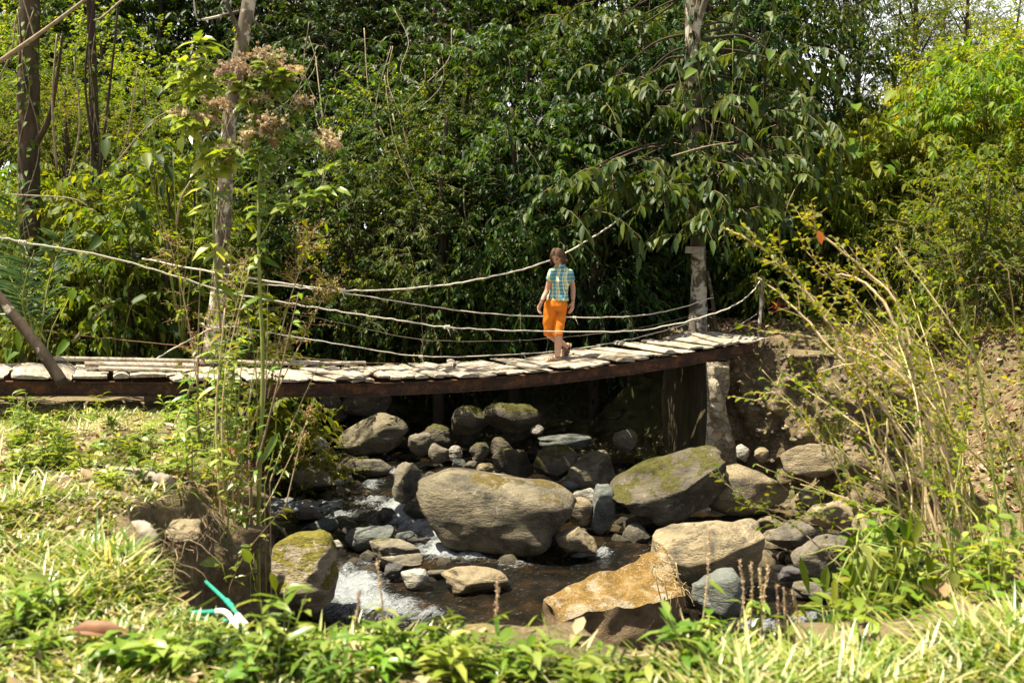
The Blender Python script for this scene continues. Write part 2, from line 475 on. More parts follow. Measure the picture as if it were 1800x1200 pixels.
N = NT('soil')
co = N.geo('Position')
up = N.sepz(N.geo('Normal'))
n1 = N.noise(co, .9, 5, .6); n2 = N.noise(co, 7, 6, .7); n3 = N.noise(co, 38, 4, .7)
flat = N.ramp(n1, [(.35, (.115, .085, .045)), (.5, (.19, .145, .08)), (.62, (.07, .08, .022))])
steep = N.ramp(n2, [(.3, (.070, .050, .027)), (.55, (.165, .125, .068)), (.72, (.29, .23, .135))])
k = N.ramp(N.math('ADD', up, N.math('MULTIPLY_ADD', n2, .3, -.15)), [(.60, 0.0), (.78, 1.0)])
c = N.mix(k, steep, flat)
c = N.mix(1.0, c, N.ramp(n3, [(.3, .55), (.7, 1.35)]), 'MULTIPLY')
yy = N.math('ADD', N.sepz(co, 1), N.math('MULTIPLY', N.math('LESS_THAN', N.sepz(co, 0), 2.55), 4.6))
forest = N.ramp(N.math('MULTIPLY', yy, .02), [(.37, 0.0), (.41, 1.0)])   # dark leaf mould beyond the terrace; painted shade on the bank left of the abutment
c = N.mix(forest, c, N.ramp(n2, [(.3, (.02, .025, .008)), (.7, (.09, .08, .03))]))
low = N.ramp(N.sepz(co), [(.05, 1.0), (.14, 0.0)])
c = N.mix(low, c, N.mix(1.0, c, (.55, .5, .42), 'MULTIPLY'))
h = N.math('ADD', n2, N.math('MULTIPLY', n3, .5))
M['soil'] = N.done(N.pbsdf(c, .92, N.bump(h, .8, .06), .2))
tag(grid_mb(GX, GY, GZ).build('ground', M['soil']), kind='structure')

# crumbling faces of the cut banks, with their own vertical detail
from mathutils.bvhtree import BVHTree
BANKS = []
def bank_face(name, P, poly, width, ztop, zbot, seed, amp=1.0):
    P = catmull(P, 6); L = np.concatenate([[0], np.cumsum(np.linalg.norm(np.diff(P, axis=0), axis=1))])
    s = np.arange(0, L[-1], .035); x, y = np.interp(s, L, P[:, 0]), np.interp(s, L, P[:, 1])
    t = nrm(np.stack([np.gradient(x), np.gradient(y)], -1)); nx, ny = t[:, 1], -t[:, 0]
    flip = in_poly(x + nx * .3, y + ny * .3, poly).mean() > .5
    if flip: nx, ny = -nx, -ny
    n = 52; v = np.linspace(0, 1, n); sv = v * v * (3 - 2 * v)
    w = width(x, y)
    off = w[:, None] * (1 - v)[None]
    X = x[:, None] + nx[:, None] * off; Y = y[:, None] + ny[:, None] * off
    Z = zbot + (ztop(x, y)[:, None] - zbot) * sv[None] + .0 * X
    p = np.stack([X, Y, Z], -1)
    a, b, c = Wob(seed, 4.5)(p), Wob(seed + 1, 13)(p), Wob(seed + 2, 36)(p)
    d = (.05 + .075 * a + .045 * b + .022 * c + .035 * np.maximum(b, 0) * np.maximum(c, 0)) * amp
    d = np.maximum(d, -.02) + .02
    d *= np.clip((1 - v) * 9, 0, 1)[None]
    p[..., 0] += nx[:, None] * d; p[..., 1] += ny[:, None] * d
    i = np.arange(len(s) - 1)[:, None] * n + np.arange(n - 1)[None]
    q = np.stack([i, i + 1, i + n + 1, i + n], -1).reshape(-1, 4)
    if not flip: q = q[:, ::-1]
    BANKS.append(BVHTree.FromPolygons([tuple(x_) for x_ in p.reshape(-1, 3)], [tuple(int(k_) for k_ in r_) for r_ in q]))
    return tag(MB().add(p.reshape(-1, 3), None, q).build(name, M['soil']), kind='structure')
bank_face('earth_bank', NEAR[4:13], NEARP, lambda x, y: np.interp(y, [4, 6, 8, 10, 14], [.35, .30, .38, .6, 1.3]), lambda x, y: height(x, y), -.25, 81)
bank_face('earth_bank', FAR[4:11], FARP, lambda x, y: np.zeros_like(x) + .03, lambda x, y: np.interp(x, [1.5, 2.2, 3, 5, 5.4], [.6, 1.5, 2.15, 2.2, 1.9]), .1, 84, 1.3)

# ------------------------------------------------------------------ the stream
wx, wy = np.arange(-9, 12, .045), np.arange(6.2, 24, .05)
WX, WY = np.meshgrid(wx, wy)
foam = np.zeros_like(WX)
# (px, py, size along x px, along y px, strength): white water seen between the boulders
FOAM = [(615, 1035, 46, 26, 1.3), (650, 1060, 50, 18, .9), (700, 1070, 40, 20, .6), (480, 888, 40, 12, 1.6), (555, 890, 40, 8, 1.0), (600, 905, 30, 8, .45), (660, 880, 35, 10, .55), (655, 850, 16, 6, .7), (600, 845, 16, 5, .6),
        (705, 900, 38, 14, 1.0), (735, 925, 34, 12, 1.0), (770, 945, 30, 14, 1.1), (800, 970, 56, 11, 1.4), (850, 975, 44, 8, .9), (900, 990, 30, 7, .5), (1010, 973, 14, 6, .5), (1060, 968, 14, 5, .6),
        (1330, 1098, 30, 12, .9), (1420, 1090, 30, 8, .5), (1450, 1120, 40, 10, .5), (1270, 1080, 20, 8, .6), (755, 1085, 26, 12, .6), (640, 985, 30, 9, .35), (610, 1000, 18, 6, .5), (560, 928, 20, 5, .4), (690, 830, 14, 6, .5), (1375, 1150, 40, 12, .6)]
for px, py, sx, sy, a in [(*f[:4], f[4] * 1.6) for f in FOAM]:
    c0 = onz(px, py, 0); ex = onz(px + sx, py, 0)[0] - c0[0]; ey = onz(px, py - sy, 0)[1] - c0[1]
    foam = np.maximum(foam, a * np.exp(-((WX - c0[0]) / ex)**2 - ((WY - c0[1]) / ey)**2))
wa, wb, wc = Wob(21, 4.5, dim=2), Wob(22, 13, dim=2), Wob(23, 34, dim=2)
wxy = np.stack([WX * .8, WY], -1)
WZ = .018 * wa(wxy) + .012 * wb(wxy) + .005 * wc(wxy) + np.clip(foam, 0, 1) * (.03 + .028 * wb(wxy * 1.4) + .018 * wc(wxy))
water = tag(grid_mb(WX, WY, WZ).build('water', []), kind='structure')
at_ = water.data.attributes.new('foam', 'FLOAT', 'POINT')
at_.data.foreach_set('value', foam.ravel().astype(np.float32))
N = NT('water')
co = N.geo('Position')
mp = N.n('Mapping', Vector=co, Scale=(1.0, 1.0, 1.0), Rotation=(0, 0, -.6))
mp2 = N.n('Mapping', Vector=mp.outputs[0], Scale=(.40, 1.5, 1))
fa = N.n('Attribute', _attribute_name='foam')
fn = N.noise(mp2.outputs[0], 24, 8, .8, dist=1.2)
k = N.math('ADD', N.math('MULTIPLY', fa.outputs['Fac'], .62), N.math('MULTIPLY_ADD', fn, 2.2, -1.1))
fm = N.ramp(k, [(.19, 0.0), (.36, .45), (.72, 1.0)])
bed = N.ramp(N.noise(co, 2.2, 5, .65), [(.32, (.003, .004, .004)), (.5, (.007, .006, .004)), (.70, (.026, .015, .006))])
rip = N.math('ADD', N.noise(mp2.outputs[0], 9, 4, .6), N.math('MULTIPLY', N.noise(mp.outputs[0], 30, 3, .6), .35))
ws = N.pbsdf(bed, .05, N.bump(rip, .55, .06), .5, IOR=1.33)
fs = N.pbsdf(N.ramp(fn, [(.3, (.26, .31, .34)), (.5, (.52, .56, .58)), (.68, (.82, .84, .85))]), .55, N.bump(fn, 1.0, .09), .3)
mx = N.n('MixShader', Fac=fm)
N.t.links.new(ws, mx.inputs[1]); N.t.links.new(fs, mx.inputs[2])
water.data.materials.append(N.done(mx.outputs[0]))

# ------------------------------------------------------------------ boulders and cobbles
import bmesh
def ico(sub):
    bm = bmesh.new(); bmesh.ops.create_icosphere(bm, subdivisions=sub, radius=1.0)
    v = np.array([x.co[:] for x in bm.verts]); f = np.array([[y.index for y in x.verts] for x in bm.faces]); bm.free()
    return v, f
ICO = {k: ico(k) for k in (2, 3, 4, 5)}
def rock_shape(seed, sub=4, boxy=2.4, cuts=6, rough=.10, fine=.025, flat_top=False):
    g = np.random.default_rng(seed)
    v, f = ICO[sub]
    d = v.copy()
    r = (np.abs(d)**boxy).sum(1)**(-1.0 / boxy)
    p = d * r[:, None]
    p *= (1 + rough * Wob(seed + 1, 1.9)(d) + rough * .5 * Wob(seed + 2, 4.2)(d))[:, None]
    for i in range(cuts + 3):
        n = nrm(g.normal(size=3)); off = g.uniform(.56, .84)
        s = p @ n - off
        k = s > 0
        p[k] -= n * (s[k] * .94)[:, None]
    if flat_top:
        k = p[:, 2] > .62; p[k, 2] = .62 + (p[k, 2] - .62) * .25
    p += d * (fine * Wob(seed + 3, 9)(p) + fine * .5 * Wob(seed + 4, 19)(p) + fine * .25 * np.abs(Wob(seed + 5, 40)(p)))[:, None]
    return p, f
def rotm(ax, a):
    c, s = math.cos(a), math.sin(a)
    return {'x': np.array([[1, 0, 0], [0, c, -s], [0, s, c]]), 'y': np.array([[c, 0, s], [0, 1, 0], [-s, 0, c]]), 'z': np.array([[c, -s, 0], [s, c, 0], [0, 0, 1]])}[ax]
def boulder(name, box_, mat, label, cat='boulder', zb=0.0, tilt=0.0, yaw=0.0, deep=.8, boxy=2.4, cuts=6, seed=None, sub=4, rough=.10, hfac=1.0, flat_top=False, group=None, Y=None, fine=.025):
    x0, y0, x1, y1 = box_
    seed = int(x0 * 7 + y0 * 13) if seed is None else seed
    c = onz((x0 + x1) / 2, y1, zb) if Y is None else at((x0 + x1) / 2, y1, Y)
    d = c[1]
    t = abs(math.tan(tilt))
    w = (x1 - x0) / F * d
    dep = w * deep
    ang = math.atan2(CAM[2] - c[2], d)
    ext = (y1 - y0) / F * math.hypot(d, CAM[2] - c[2])
    h = max((ext - dep * .62 * math.sin(ang)) / math.cos(ang), .3 * ext) * hfac
    if tilt: h = max(h - .55 * w * t, .35 * h)
    p, f = rock_shape(seed, sub, boxy, cuts, rough, fine, flat_top)
    ext_ = np.abs(p).max(0)
    p = p / ext_ * np.array([w / 2, dep / 2, h * .62])
    p = p @ rotm('z', yaw).T @ rotm('y', tilt).T
    p[:, 0] *= w / (np.ptp(p[:, 0]) + 1e-9)
    loc = c + np.array([0, dep * .36, 0])
    loc[0] *= loc[1] / c[1]
    top = p[:, 2].max()
    loc[2] = c[2] + h - top + (.18 * h)
    mb = MB(); mb.add(p, f, None, 0, True)
    o = bpy.data.objects.new(name, mb.mesh(name, M[mat])); COL.objects.link(o); o.location = loc
    return tag(o, label, cat, group)

boulder('boulder', (722, 823, 1018, 982), 'rock_big', 'huge grey brown boulder with a mossy patch, the biggest in midstream', zb=-.02, deep=.62, boxy=3.6, cuts=-1, sub=5, seed=17, yaw=-.20, tilt=.13, hfac=1.05, rough=.06, fine=.016)
boulder('boulder', (1070, 770, 1293, 902), 'rock_moss', 'long slanting mossy slab boulder at the foot of the concrete abutment', zb=.30, tilt=-.36, deep=.6, boxy=4.0, cuts=0, sub=5, seed=29, rough=.06, hfac=1.15)
boulder('boulder', (1212, 822, 1378, 926), 'rock_tan', 'smooth tan boulder under the slanting slab and earth bank', zb=.02, deep=.8, boxy=2.2, cuts=3, seed=31, rough=.06)
boulder('boulder', (1366, 782, 1480, 855), 'rock_tan', 'pale angular boulder stuck low in the eroded earth bank', zb=.45, deep=.8, boxy=2.8, cuts=8, seed=37)
boulder('boulder', (998, 783, 1092, 866), 'rock_big', 'sloping grey boulder left of the slanting mossy slab', zb=.25, tilt=-.3, deep=.9, boxy=3.0, cuts=7, seed=41)
boulder('boulder', (925, 788, 1008, 852), 'rock_moss', 'moss covered angular boulder behind the right end of the huge boulder', zb=.28, deep=.8, boxy=2.8, cuts=8, seed=43)
boulder('boulder', (866, 790, 942, 844), 'rock_moss', 'greenish boulder behind the middle of the huge boulder', zb=.25, deep=.8, boxy=2.5, cuts=7, seed=47)
boulder('boulder', (598, 733, 728, 808), 'rock_big', 'broad grey boulder with mossy top at the back of the stream', zb=.05, deep=.7, boxy=2.5, cuts=6, seed=53)
boulder('boulder', (598, 808, 692, 840), 'rock_grey', 'low flat grey slab across the upper stream', zb=0, deep=.5, boxy=3, cuts=5, seed=57, flat_top=True)
boulder('boulder', (536, 800, 590, 840), 'rock_grey', 'dark rounded boulder by the upstream pool', zb=0, cuts=4, seed=59)
boulder('boulder', (478, 802, 542, 842), 'rock_grey', 'grey boulder behind the weed stems upstream', zb=0, cuts=5, seed=61)
boulder('boulder', (500, 824, 596, 870), 'rock_grey', 'low grey boulder with sloping right side above the rapid', zb=0, cuts=5, deep=.7, seed=67)
boulder('boulder', (536, 770, 582, 800), 'rock_pale', 'small pale angular boulder beside the upstream pool', zb=.08, cuts=8, seed=71)
boulder('boulder', (572, 814, 612, 836), 'rock_grey', 'small smooth boulder left of the low flat slab', zb=0, cuts=3, seed=73)
boulder('boulder', (688, 822, 752, 896), 'rock_grey', 'lumpy brown grey boulder against the left end of the huge boulder', zb=0, cuts=6, deep=.9, seed=79, rough=.14)
boulder('boulder', (600, 906, 692, 974), 'rock_blue', 'tilted smooth blue grey boulder in the white water', zb=-.03, tilt=-.42, deep=.6, boxy=2.8, cuts=4, seed=83, rough=.05)
boulder('boulder', (648, 950, 744, 988), 'rock_grey', 'flat brown grey slab just below the tilted blue grey boulder', zb=-.02, deep=.55, boxy=3.2, cuts=5, seed=89, flat_top=True, tilt=.06)
boulder('boulder', (655, 978, 742, 1012), 'rock_grey', 'long flat grey stone in front of the brown grey slab', zb=-.03, deep=.5, boxy=3, cuts=4, seed=97, flat_top=True)
boulder('boulder', (702, 1003, 754, 1042), 'rock_pale', 'round pale egg shaped stone in the foaming water', zb=-.03, deep=.9, boxy=2.1, cuts=2, seed=101, rough=.04)
boulder('boulder', (768, 999, 894, 1052), 'rock_tan', 'smooth low tan boulder left of the broken concrete block', zb=-.05, deep=.65, boxy=2.3, cuts=3, seed=103, rough=.05)
boulder('boulder', (674, 994, 708, 1024), 'rock_dark', 'small dark purple grey stone beside the pale egg shaped stone', zb=0, cuts=2, seed=107)
boulder('boulder', (524, 892, 572, 922), 'rock_grey', 'round grey stone behind the mossy yellow boulder', zb=0, cuts=2, seed=109)
boulder('boulder', (544, 908, 600, 938), 'rock_blue', 'flat bluish stone right of the round grey stone', zb=0, deep=.6, cuts=4, seed=113, tilt=-.15)
boulder('boulder', (468, 940, 593, 1090), 'rock_gold', 'big sunlit boulder with golden moss beside the foaming chute', zb=.05, deep=.9, boxy=2.5, cuts=4, seed=127, sub=5, rough=.07, hfac=.88)
boulder('boulder', (1146, 930, 1352, 1062), 'rock_tan', 'large square topped tan boulder behind the broken concrete block', zb=0, deep=.7, boxy=3.4, cuts=6, seed=131, sub=5, flat_top=True, rough=.07)
boulder('boulder', (1212, 1012, 1308, 1100), 'rock_blue', 'smooth greenish boulder with a ridge right of the concrete block', zb=-.03, deep=.9, boxy=2.3, cuts=4, seed=137, rough=.06)
boulder('boulder', (1393, 944, 1500, 1028), 'rock_grey', 'round dome shaped grey boulder behind the drooping leaves', zb=.02, deep=.9, boxy=2.3, cuts=4, seed=139, rough=.05)
boulder('boulder', (1343, 918, 1432, 982), 'rock_grey', 'grey boulder between the square topped and dome shaped boulders', zb=.08, deep=.8, cuts=5, seed=149)
boulder('boulder', (993, 878, 1048, 926), 'rock_tan', 'brownish angular stone on the pile at the right of the huge boulder', zb=.12, cuts=6, seed=151)
boulder('boulder', (1036, 862, 1082, 940), 'rock_blue', 'upright pale blue green stone on the pile beside the slanting slab', zb=.02, deep=1.0, boxy=2.3, cuts=3, seed=157)
boulder('boulder', (1000, 860, 1048, 888), 'rock_pale', 'pale topped stone lying uppermost on the pile by the huge boulder', zb=.30, cuts=5, seed=163)
boulder('boulder', (984, 846, 1016, 866), 'rock_blue', 'small blue grey wedge stone beside the huge boulder', zb=.32, cuts=6, seed=165)
boulder('boulder', (972, 930, 1052, 984), 'rock_tan', 'tan stone wedged under the right end of the huge boulder', zb=0, cuts=5, seed=167)
boulder('boulder', (1000, 960, 1052, 986), 'rock_blue', 'small pale green stone at the water below the tan wedged stone', zb=-.02, cuts=3, seed=173)
boulder('boulder', (852, 712, 962, 775), 'rock_moss', 'dark mossy boulder with an overhang on the shaded back bank', zb=.45, cuts=6, seed=179, boxy=2.8)
boulder('boulder', (790, 718, 858, 772), 'rock_moss', 'dark mossy boulder between two others on the shaded back bank', zb=.45, cuts=5, seed=181)
boulder('boulder', (742, 748, 800, 786), 'rock_moss', 'low mossy boulder on the shaded back bank under the bridge', zb=.28, cuts=5, seed=191)
boulder('boulder', (718, 766, 762, 812), 'rock_grey', 'brown boulder right of the broad grey boulder', zb=.12, cuts=5, seed=193)
boulder('boulder', (755, 784, 792, 822), 'rock_grey', 'upright brown stone behind the left part of the huge boulder', zb=.15, cuts=7, seed=197)
boulder('boulder', (784, 786, 814, 812), 'rock_pale', 'small chalky white stone in a sun fleck', zb=.2, cuts=5, seed=199)
boulder('boulder', (792, 808, 818, 828), 'rock_blue', 'small blue grey round stone in front of the chalky stone', zb=.18, cuts=2, seed=211)
boulder('boulder', (815, 811, 842, 828), 'rock_grey', 'small oval stone, first of two behind the huge boulder', zb=.2, cuts=2, seed=223)
boulder('boulder', (838, 815, 870, 832), 'rock_tan', 'small oval tan stone, second of two behind the huge boulder', zb=.2, cuts=2, seed=227)
boulder('boulder', (826, 772, 864, 814), 'rock_moss', 'leaning mossy triangular stone on the back bank', zb=.22, cuts=8, tilt=-.4, seed=229)
boulder('boulder', (862, 772, 902, 806), 'rock_moss', 'mossy rounded stone beside the triangular stone', zb=.25, cuts=3, seed=233)
boulder('boulder', (933, 748, 958, 766), 'rock_pale', 'small pale loaf shaped stone on the mossy back bank', zb=.55, cuts=3, seed=239)
boulder('boulder', (936, 766, 1034, 796), 'rock_blue', 'flat bluish slab strewn with dead leaves on the back bank', zb=.38, deep=.6, cuts=4, seed=241, flat_top=True)
boulder('boulder', (1078, 758, 1122, 798), 'rock_grey', 'rounded grey boulder above the slanting mossy slab', zb=.55, cuts=4, seed=251)
boulder('boulder', (560, 690, 612, 745), 'rock_moss', 'dark boulder in the shade below the bridge beam', zb=.5, cuts=5, seed=257)
boulder('boulder', (600, 684, 690, 740), 'rock_moss', 'large dark boulder in deep shade above the broad grey boulder', zb=.55, cuts=5, seed=263)
boulder('boulder', (1425, 884, 1512, 945), 'rock_tan', 'tan angular boulder behind the dome shaped boulder', zb=.15, cuts=7, seed=269)
boulder('boulder', (1500, 905, 1560, 950), 'rock_tan', 'brown angular stone at the foot of the leaf strewn slope', zb=.2, cuts=7, seed=271)
boulder('boulder', (1365, 1000, 1420, 1032), 'rock_dark', 'flat dark slate stone in front of the dome shaped boulder', zb=0, deep=.8, cuts=5, seed=277, flat_top=True)
boulder('boulder', (1398, 1025, 1480, 1062), 'rock_grey', 'rough crumbly stone at the water right of the greenish boulder', zb=0, cuts=6, rough=.18, seed=281)
boulder('boulder', (1535, 1108, 1575, 1140), 'rock_grey', 'small grey stone in the shallows under the leafy branches', zb=0, cuts=3, seed=283)
boulder('boulder', (1545, 1140, 1590, 1175), 'rock_pale', 'pale flat stone in the shallows under the leafy branches', zb=0, cuts=4, seed=285)
boulder('boulder', (1456, 628, 1550, 706), 'rock_pale', 'large pale block bedded in the upper earth bank', Y=14.35, zb=1.2, deep=.7, boxy=3.2, cuts=7, seed=287, tilt=-.12)
boulder('boulder', (1432, 684, 1512, 716), 'rock_tan', 'flat tan stone bedded beneath the large pale block', Y=14.2, zb=1.2, deep=.7, cuts=5, seed=289)
boulder('boulder', (1395, 784, 1432, 806), 'rock_pale', 'pale flat stone on top of the angular boulder in the bank', zb=.75, cuts=6, seed=291)
boulder('boulder', (1325, 790, 1352, 815), 'rock_tan', 'yellowish stone in the earth beside the abutment foot', zb=.62, cuts=4, seed=293)
boulder('boulder', (1292, 784, 1316, 814), 'rock_pale', 'pale stone leaning on the abutment foot', zb=.6, cuts=6, seed=295)
boulder('boulder', (700, 938, 760, 962), 'rock_dark', 'wet dark stone breaking the water above the white chute', zb=-.02, cuts=3, seed=297)
boulder('boulder', (595, 925, 625, 945), 'rock_dark', 'wet dark stone left of the tilted blue grey boulder', zb=-.02, cuts=3, seed=299)
boulder('boulder', (580, 950, 606, 968), 'rock_pale', 'small pale pebble shaped stone by the golden moss boulder', zb=0, cuts=2, seed=301)
boulder('boulder', (690, 935, 728, 960), 'rock_blue', 'small blue grey stone behind the brown grey slab', zb=0, cuts=3, seed=303)
boulder('boulder', (1115, 905, 1165, 930), 'rock_grey', 'low shaded stone in the pool under the slanting slab', zb=0, cuts=3, seed=305)
boulder('boulder', (1400, 862, 1440, 893), 'rock_grey', 'shaded stone in the hollow below the angular bank boulder', zb=.15, cuts=4, seed=307)
boulder('boulder', (744, 1000, 800, 1020), 'rock_grey', 'flat wet stone between the egg shaped stone and tan boulder', zb=-.03, cuts=3, seed=309, deep=.6)

# packed stones between the named boulders
g = np.random.default_rng(55)
PACK = [('rock_moss', 'mossy stone packed among the dark boulders of the shaded back bank', 'mossy stones packed on the back bank', (590, 670, 1190, 800), 70, .12, .42), ('rock_grey', 'grey stone packed among the boulders in midstream', 'grey stones packed in midstream', (620, 800, 1130, 1010), 34, .09, .24), ('rock_tan', 'tan stone packed at the foot of the eroded earth bank', 'tan stones packed at the earth bank foot', (1290, 830, 1580, 1010), 34, .09, .30), ('rock_grey', 'grey stone beside the weed hidden upper stream', 'grey stones of the upper stream', (470, 760, 620, 890), 18, .10, .26)]
for mt, lab, grp, (x0, y0, x1, y1), n, s0, s1 in PACK:
    shp = []
    for j in range(5):
        p, f = rock_shape(1200 + j + int(x0), 4, 2.7, 7 + j, .11, .025)
        shp.append(MB().add(p * np.array([1, .85, .7]), f).mesh('stone', M[mt]))
    for _ in range(n):
        px, py = g.uniform(x0, x1), g.uniform(y0, y1)
        for Y in np.arange(8, 22, .1):
            q = at(px, py, Y)
            if q[2] < max(gz(q[0], q[1]), -.05): break
        if q[2] > 1.6: continue
        s = s0 * (s1 / s0)**g.uniform(0, 1)
        o = bpy.data.objects.new('stone', shp[int(g.integers(5))]); COL.objects.link(o)
        o.location = (q[0], q[1], max(q[2], -.04) + .22 * s); o.scale = (s, s * g.uniform(.8, 1.2), s * g.uniform(.75, 1.15)); o.rotation_euler = (g.uniform(-.5, .5), g.uniform(-.5, .5), g.uniform(0, 6.28))
        tag(o, lab, 'stone', grp)
# cobbles that nothing tells apart, copies of a few shapes
COBKINDS = [('rock_grey', 'grey cobble', 'cobbles of the stream bed, grey'), ('rock_tan', 'tan cobble', 'cobbles of the stream bed, tan'), ('rock_dark', 'dark wet cobble', 'cobbles of the stream bed, dark')]
cob = {}
for i, (mt, lab, grp) in enumerate(COBKINDS):
    for j in range(3):
        p, f = rock_shape(900 + i * 10 + j, 3, 2.4, 4 + j, .10, .02)
        cob[i, j] = MB().add(p * np.array([1, .8, .62]), f).mesh('cobble', M[mt])
g = np.random.default_rng(5)
zones = [(470, 780, 760, 900, 22), (700, 760, 1120, 830, 26), (980, 850, 1200, 960, 18), (1290, 890, 1560, 1010, 34), (1360, 1000, 1600, 1100, 16), (560, 900, 780, 1030, 20), (960, 1010, 1250, 1080, 8), (1100, 880, 1420, 940, 18)]
for x0, y0, x1, y1, n in zones:
    for _ in range(n):
        px, py = g.uniform(x0, x1), g.uniform(y0, y1)
        q = onz(px, py, .06); q = onz(px, py, max(gz(q[0], q[1]), -.03)); z = gz(q[0], q[1])
        if z > .9: continue
        i = int(g.choice(3, p=[.5, .3, .2])) if z > -.05 else int(g.choice(3, p=[.45, .1, .45]))
        s = g.uniform(.045, .15) * (1 if z > -.05 else 1.1)
        o = bpy.data.objects.new('cobble', cob[i, int(g.integers(3))]); COL.objects.link(o)
        o.location = (q[0], q[1], max(z, -.06) + .25 * s); o.scale = (s, s * g.uniform(.8, 1.2), s * g.uniform(.7, 1.1))
        o.rotation_euler = (g.uniform(-.3, .3), g.uniform(-.3, .3), g.uniform(0, 6.28))
        tag(o, ['grey rounded cobble lying loose among the boulders of the stream', 'tan brown cobble lying loose among the boulders of the stream', 'dark wet cobble lying loose among the boulders of the stream'][i], 'cobble', COBKINDS[i][2])

# gravel and small embedded stones of the eroded earth bank: nobody could count them
g = np.random.default_rng(6)
mb = MB(); v0, f0 = ICO[2]
def scatter_stones(mb, n, px0, py0, px1, py1, s0, s1):
    """stones bedded in the ground wherever these rays of the photograph meet it"""
    px, py = g.uniform(px0, px1, n), g.uniform(py0, py1, n)
    d = np.stack([ray(a, b) for a, b in zip(px, py)])
    ys = np.linspace(5, 24, 260)
    hit = np.full(n, np.nan)
    near_hit = [min([q[3] for q in (b_.ray_cast(Vector(CAM), Vector(x_)) for b_ in BANKS) if q[3] is not None], default=1e9) for x_ in d]
    near_y = np.array([t_ * x_[1] / np.linalg.norm(x_) for t_, x_ in zip(near_hit, d)])
    for a, b in zip(ys[:-1], ys[1:]):
        p = CAM + d * (b / d[:, 1:2])
        k = np.isnan(hit) & (p[:, 2] < height(p[:, 0], p[:, 1])); hit[k] = b - .02
    hit = np.where(np.isnan(hit), 1e9, hit); hit = np.minimum(hit, near_y + .01); hit[hit > 1e5] = np.nan
    for i in np.where(~np.isnan(hit))[0]:
        p = CAM + d[i] * (hit[i] / d[i, 1]); s = s0 * (s1 / s0)**g.uniform(0, 1)**1.6
        sh = v0 * (1 + .22 * g.normal(size=(len(v0), 1)) * .6) * np.array([1, .8, .65]) * g.uniform(.7, 1.3, 3)
        mb.add(p + (sh @ rotm('z', g.uniform(0, 6)).T @ rotm('x', g.uniform(-.6, .6)).T) * s, f0, None, int(g.integers(3)), True)
scatter_stones(mb, 1500, 1285, 605, 1570, 810, .010, .055)
scatter_stones(mb, 700, 1290, 800, 1600, 1010, .012, .06)
scatter_stones(mb, 900, 470, 770, 1250, 960, .012, .06)
scatter_stones(mb, 250, 1350, 990, 1620, 1130, .012, .05)
tag(mb.build('gravel', [M['rock_tan'], M['rock_grey'], M['rock_tan']]), kind='stuff')

# ------------------------------------------------------------------ footbridge
BA = at(985, 637, 14.0)                                   # deck centre under the walker's feet
BU = nrm(np.array([0.906, 0.423, 0.0])); BS = np.array([0.423, -0.906, 0.0])   # along the deck, and across it towards the near edge
HW = 0.74
def bt(px, side=0.0):
    """distance along the bridge where a line offset sideways from its axis is seen in photo column px"""
    a = (px - 900.0) / F * 1.0
    o = BA + BS * side
    # x = a * depth (depth measured along the view axis, nearly y)
    k = a / math.cos(TH) * .9965
    return (k * o[1] - o[0]) / (BU[0] - k * BU[1])
PX = [-60, 100, 350, 600, 800, 985, 1150, 1270, 1310]; PY = [653, 655, 656, 660, 650.5, 637, 614, 593, 588]
_t, _z = [], []
for a, b in zip(PX, PY):
    t = bt(a); p = at(a, b, (BA + BU * t)[1]); _t.append(t); _z.append(p[2])
ZC = np.polyfit(_t, _z, 4)
T0, T1 = bt(-40), bt(1300)
def deck(t, side=0.0, dz=0.0):
    t = np.asarray(t, float)
    p = BA[None] + BU[None] * t.reshape(-1, 1) + BS[None] * np.broadcast_to(side, t.reshape(-1).shape).reshape(-1, 1)
    p[:, 2] = np.polyval(ZC, t.reshape(-1)) + dz
    return p
N = NT('plank_wood')
mp = N.n('Mapping', _vector_type='TEXTURE', Vector=N.coord(), Rotation=(0, 0, math.atan2(BS[1], BS[0])), Scale=(9, 1, 1))
isl = N.geo('Random Per Island')
gr = N.noise(mp.outputs[0], 26, 7, .72, w=N.math('MULTIPLY', isl, 30)); bl_ = N.noise(N.coord(), 3.5, 5, .65)
c = N.ramp(gr, [(.28, (.09, .07, .05)), (.42, (.25, .22, .18)), (.58, (.43, .395, .335)), (.75, (.56, .525, .455))])
c = N.mix(N.ramp(bl_, [(.48, 0.0), (.66, .7)]), c, (.13, .10, .065))
c = N.mix(1.0, c, N.ramp(isl, [(0, (.58, .55, .5)), (.5, (.9, .86, .8)), (1, (1.12, 1.08, 1.0))]), 'MULTIPLY')
mp_plank = N.done(N.pbsdf(c, .85, N.bump(gr, .9, .012), .2))
N = NT('rusty_steel')
nz = N.noise(N.coord(), 5, 6, .7); nz2 = N.noise(N.coord(), 40, 4, .6)
c = N.ramp(nz, [(.3, (.022, .015, .011)), (.5, (.06, .032, .019)), (.66, (.15, .065, .025)), (.75, (.10, .07, .05))])
M['rust'] = N.done(N.pbsdf(N.mix(1.0, c, N.ramp(nz2, [(.3, .7), (.7, 1.2)]), 'MULTIPLY'), .85, N.bump(nz2, .5, .01), .3))
M['plank'] = mp_plank
bridge = empty('footbridge', BA, 'sagging wooden footbridge of rough planks on rusty steel beams over the stream', 'bridge')
ts = np.linspace(T0 - .3, T1 - .22, 60)
